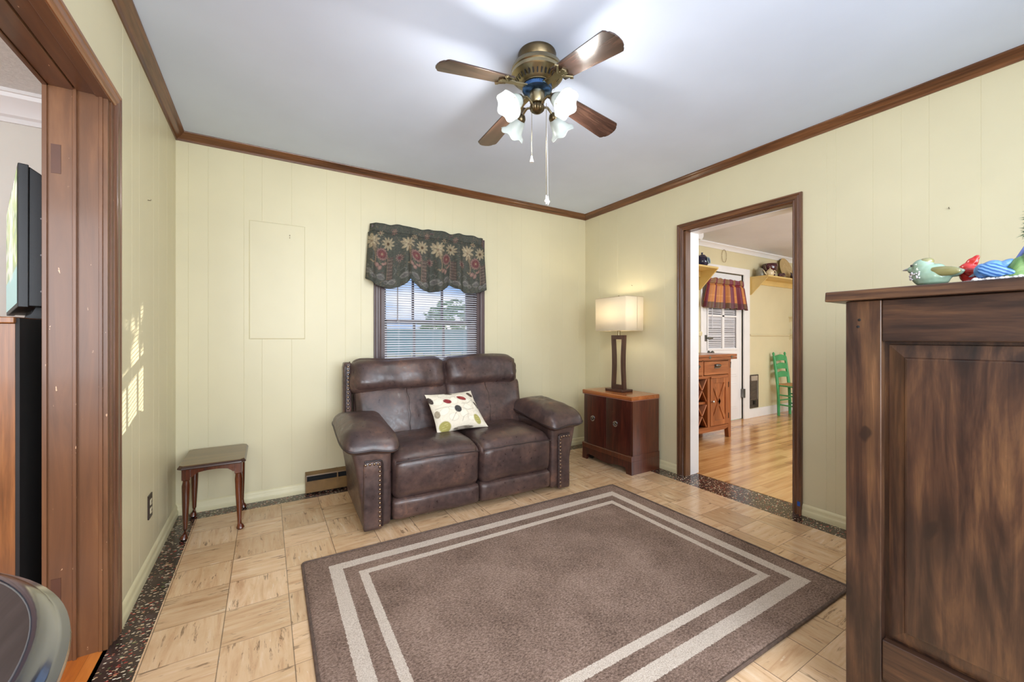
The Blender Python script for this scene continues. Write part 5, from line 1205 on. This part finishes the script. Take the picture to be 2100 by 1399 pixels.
MB().prism([(.055, .115), (.12, .10), (CW - .12, .10), (CW - .055, .115), (CW - .055, .155), (.055, .155)], 'y', .003, .03).build('bottom_rail', cx_, wc_, smooth=0)
MB().box(.055, CW - .055, .003, .03, .685, .715).build('middle_rail', cx_, wc_, smooth=0); MB().box(.055, CW - .055, .003, .03, CH - .07, CH - .058).build('top_rail', cx_, wc_, smooth=0)
MB().box(.30, .325, .003, .03, .715, CH - .06).box(.40, .442, .003, .3, .155, .69).build('stile', ch_, wc_, smooth=0)
for xa, xb in ((.06, .295), (.33, .775)):
    d = MB().box(xa, xb, -.004, .02, .722, CH - .075).build('drawer', cx_, wc_, smooth=0, bevel=.003)
    xm = (xa + xb) / 2 + .01
    MB().box(xm - .05, xm + .05, -.008, -.002, .792, .836).lathe([(0, -.045), (.014, -.044), (.018, -.03), (.018, .03), (.014, .044), (0, .045)], (xm, -.012, .822), 16, Vector((1, 0, 0)).to_track_quat('Z', 'Y')).build('cup_pull', M['pewter'], d, smooth=40)
rk = MB().box(.06, .40, .03, CD - .03, .405, .43).build('shelf_board', cx_, wc_, smooth=0)
MB().box(.055, .40, CD - .03, CD - .021, .15, .69).build('rack_back', paint('dark_rack_wood', (70, 26, 30), .6), wc_, smooth=0)
for za, zb in ((.155, .405), (.43, .685)):
    for x0_, x1_ in ((.06, .23), (.23, .40)):
        def slat(xa, za_, xb, zb_):
            dx, dz = xb - xa, zb_ - za_; l = math.hypot(dx, dz); nx, nz = -dz / l * .006, dx / l * .006
            return MB().prism([(xa + nx, za_ + nz), (xb + nx, zb_ + nz), (xb - nx, zb_ - nz), (xa - nx, za_ - nz)], 'y', .012, CD - .05)
        slat(x0_ + .006, za + .006, x1_ - .006, zb - .006).build('rack_slat', paint('rack_slat_wood', (190, 128, 96), .5), wc_, smooth=0); slat(x0_ + .006, zb - .006, x1_ - .006, za + .006).build('rack_slat', M['cherry'], wc_, smooth=0)
dx0, dx1, dz0, dz1 = .447, .778, .16, .683
d = MB().box(dx0, dx0 + .05, -.002, .018, dz0, dz1).box(dx1 - .05, dx1, -.002, .018, dz0, dz1).box(dx0 + .05, dx1 - .05, -.002, .018, dz0, dz0 + .055).box(dx0 + .05, dx1 - .05, -.002, .018, dz1 - .055, dz1).box(dx0 + .04, dx1 - .04, .009, .016, dz0 + .04, dz1 - .04).build('door', ch_, wc_, smooth=0, bevel=.002)
for a, b in (((dx0 + .05, dz0 + .055), (dx1 - .05, dz1 - .055)), ((dx0 + .05, dz1 - .055), (dx1 - .05, dz0 + .055))):
    dx_, dz_ = b[0] - a[0], b[1] - a[1]; l = math.hypot(dx_, dz_); nx, nz = -dz_ / l * .02, dx_ / l * .02
    MB().prism([(a[0] + nx, a[1] + nz), (b[0] + nx, b[1] + nz), (b[0] - nx, b[1] - nz), (a[0] - nx, a[1] - nz)], 'y', .001, .012).build('cross_brace', ch_, d, smooth=0)
MB().ell((dx0 + .02, -.022, .43), (.015, .012, .015)).cyl((dx0 + .02, -.012, .43), (dx0 + .02, 0, .43), .007).build('knob', M['chrome'], d)
MB().box(dx0 - .005, dx1 - .02, -.012, .003, .686, .70).build('pull_strip', cx_, wc_, smooth=0)
for z in (.25, .60): MB().box(dx1 - .002, dx1 + .007, -.006, .004, z - .03, z + .03).build('door_hinge', M['black_plastic'], wc_, smooth=0)
MB().tube([(CW - .028, -.01, .79), (CW - .028, -.014, .855), (CW - .04, -.014, .85)], .004, 6).build('hook', M['black_plastic'], wc_)

# wall heater grille
wh = thing('wall_heater', 'dark metal wall heater grille low on the kitchen wall by the door', 'heater', (5.80, yk, .135))
hm = paint('dark_heater_metal', (86, 78, 74), .45, .15, 30, metal=.5)
MB().box(0, .232, -.02, 0, 0, .47).build('housing', hm, wh, smooth=0, bevel=.004)
gm = MB()
for i in range(15): gm.box(.02, .16, -.026, -.02, .125 + i * .018, .133 + i * .018)
gm.build('grille', paint('heater_grille', (132, 120, 112), .4, metal=.6), wh, smooth=0)
MB().box(.03, .20, -.024, -.019, .395, .455).box(.19, .20, -.026, -.02, .12, .395).box(.035, .19, -.028, -.02, .388, .396).build('trim_bar', paint('bright_bar', (196, 190, 184), .3, metal=.6), wh, smooth=0)
MB().cyl((.11, -.03, .075), (.11, -.02, .075), .02).box(.08, .14, -.024, -.019, .045, .105).build('thermostat_knob', M['black_plastic'], wh)

# green ladder-back chair
gc = thing('ladder_back_chair', 'green ladder-back chair with woven rush seat against the kitchen wall', 'chair', (6.50, 3.03, .002), R(-4))
gp = paint('green_chair_paint', (66, 158, 98), .4, .05, 10)
for s_ in (-1, 1):
    x = s_ * .142
    MB().tube([(x, -.02, 0), (x, -.018, .20), (x, -.01, .42), (x, .015, .62), (x, .045, .84), (x, .05, .862), (x, .051, .872), (x, .052, .884), (x, .054, .905), (x, .055, .918)], [.018, .02, .021, .019, .018, .012, .011, .017, .014, .003], 12).build('back_post', gp, gc, smooth=60)
    MB().tube([(x * 1.28, -.375, 0), (x * 1.28, -.375, .05), (x * 1.28, -.375, .40), (x * 1.28, -.375, .455)], [.017, .02, .021, .018], 12).build('front_leg', gp, gc, smooth=60)
    MB().tube([(x, -.02, .16), (x * 1.28, -.375, .16)], .010, 8).tube([(x, -.02, .30), (x * 1.28, -.375, .30)], .010, 8).tube([(x, -.012, .435), (x * 1.28, -.375, .435)], .012, 8).build('side_stretcher', gp, gc)
MB().tube([(-.18, -.375, .24), (.18, -.375, .24)], .010, 8).build('front_stretcher', gp, gc); MB().tube([(-.14, -.02, .22), (.14, -.02, .22)], .010, 8).build('back_stretcher', gp, gc)
for z, y in ((.545, .006), (.665, .021), (.785, .038)):
    top = [(-.142 + .284 * i / 12, z + .075 + .022 * math.sin(math.pi * i / 12) ** 1.5) for i in range(13)]
    bot = [(.142 - .284 * i / 12, z + .010 * math.sin(math.pi * i / 12)) for i in range(13)]
    MB().prism(top + bot, 'y', y - .006, y + .006).build('back_slat', gp, gc, smooth=30)
seat_p = [(-.145, .0), (.145, .0), (.19, -.39), (-.19, -.39)]
def rush(u, p):
    f = (p.y + .195) / .39; p.x *= (.19 + (.145 - .19) * f) / .19; p.z += -.008 * (1 - max(abs(u.x), abs(u.y))) ; return p
MB().rbox((0, -.195, .445), (.385, .40, .034), .014, 12, rush).build('rush_seat', wood('woven_rush', (160, 110, 64), (196, 148, 98), (214, 170, 122), 'x', 50, .7, 0, .3), gc, smooth=180)

# little two-tier wall shelf further along
ws = thing('small_wall_shelf', 'small two tier cream wall shelf past the doorway casing', 'shelf', (6.93, yk, 1.17))
MB().box(0, .3, -.12, 0, .0, .016).build('board', M['kwall'], ws, smooth=0); MB().box(0, .3, -.12, 0, .27, .286).build('board', M['kwall'], ws, smooth=0)
for z_ in (0, .27): MB().prism([(-.11, z_), (0, z_), (0, z_ - .07)], 'x', .02, .035).build('bracket', M['kwall'], ws, smooth=0)
c = MB().lathe([(0, 0), (.02, 0), (.008, .02), (.006, .05), (.018, .07), (.012, .09), (0, .095)], seg=16).build('small_candlestick', M['pewter'], loc=(6.97, yk - .06, 1.186), smooth=50); tag(c, 'tiny dark metal candlestick on the small two tier shelf', 'candlestick')
cl_ = thing('added_ceiling_light', 'unseen round white flush ceiling light added for the kitchen fill lamp', 'ceiling light', (5.0, 1.3, ZK))  # unseen fixture added to go with the overhead fill lamp
MB().lathe([(0, 0), (.16, 0), (.165, -.012), (.15, -.02), (0, -.02)], seg=32).build('rim', M['white'], cl_, smooth=40)
MB().lathe([(.148, -.019), (.13, -.05), (.07, -.07), (0, -.075)], seg=32, cap=False).build('diffuser', shade_glass('lit_diffuser', (245, 245, 240), 1.5, .3), cl_, smooth=180)
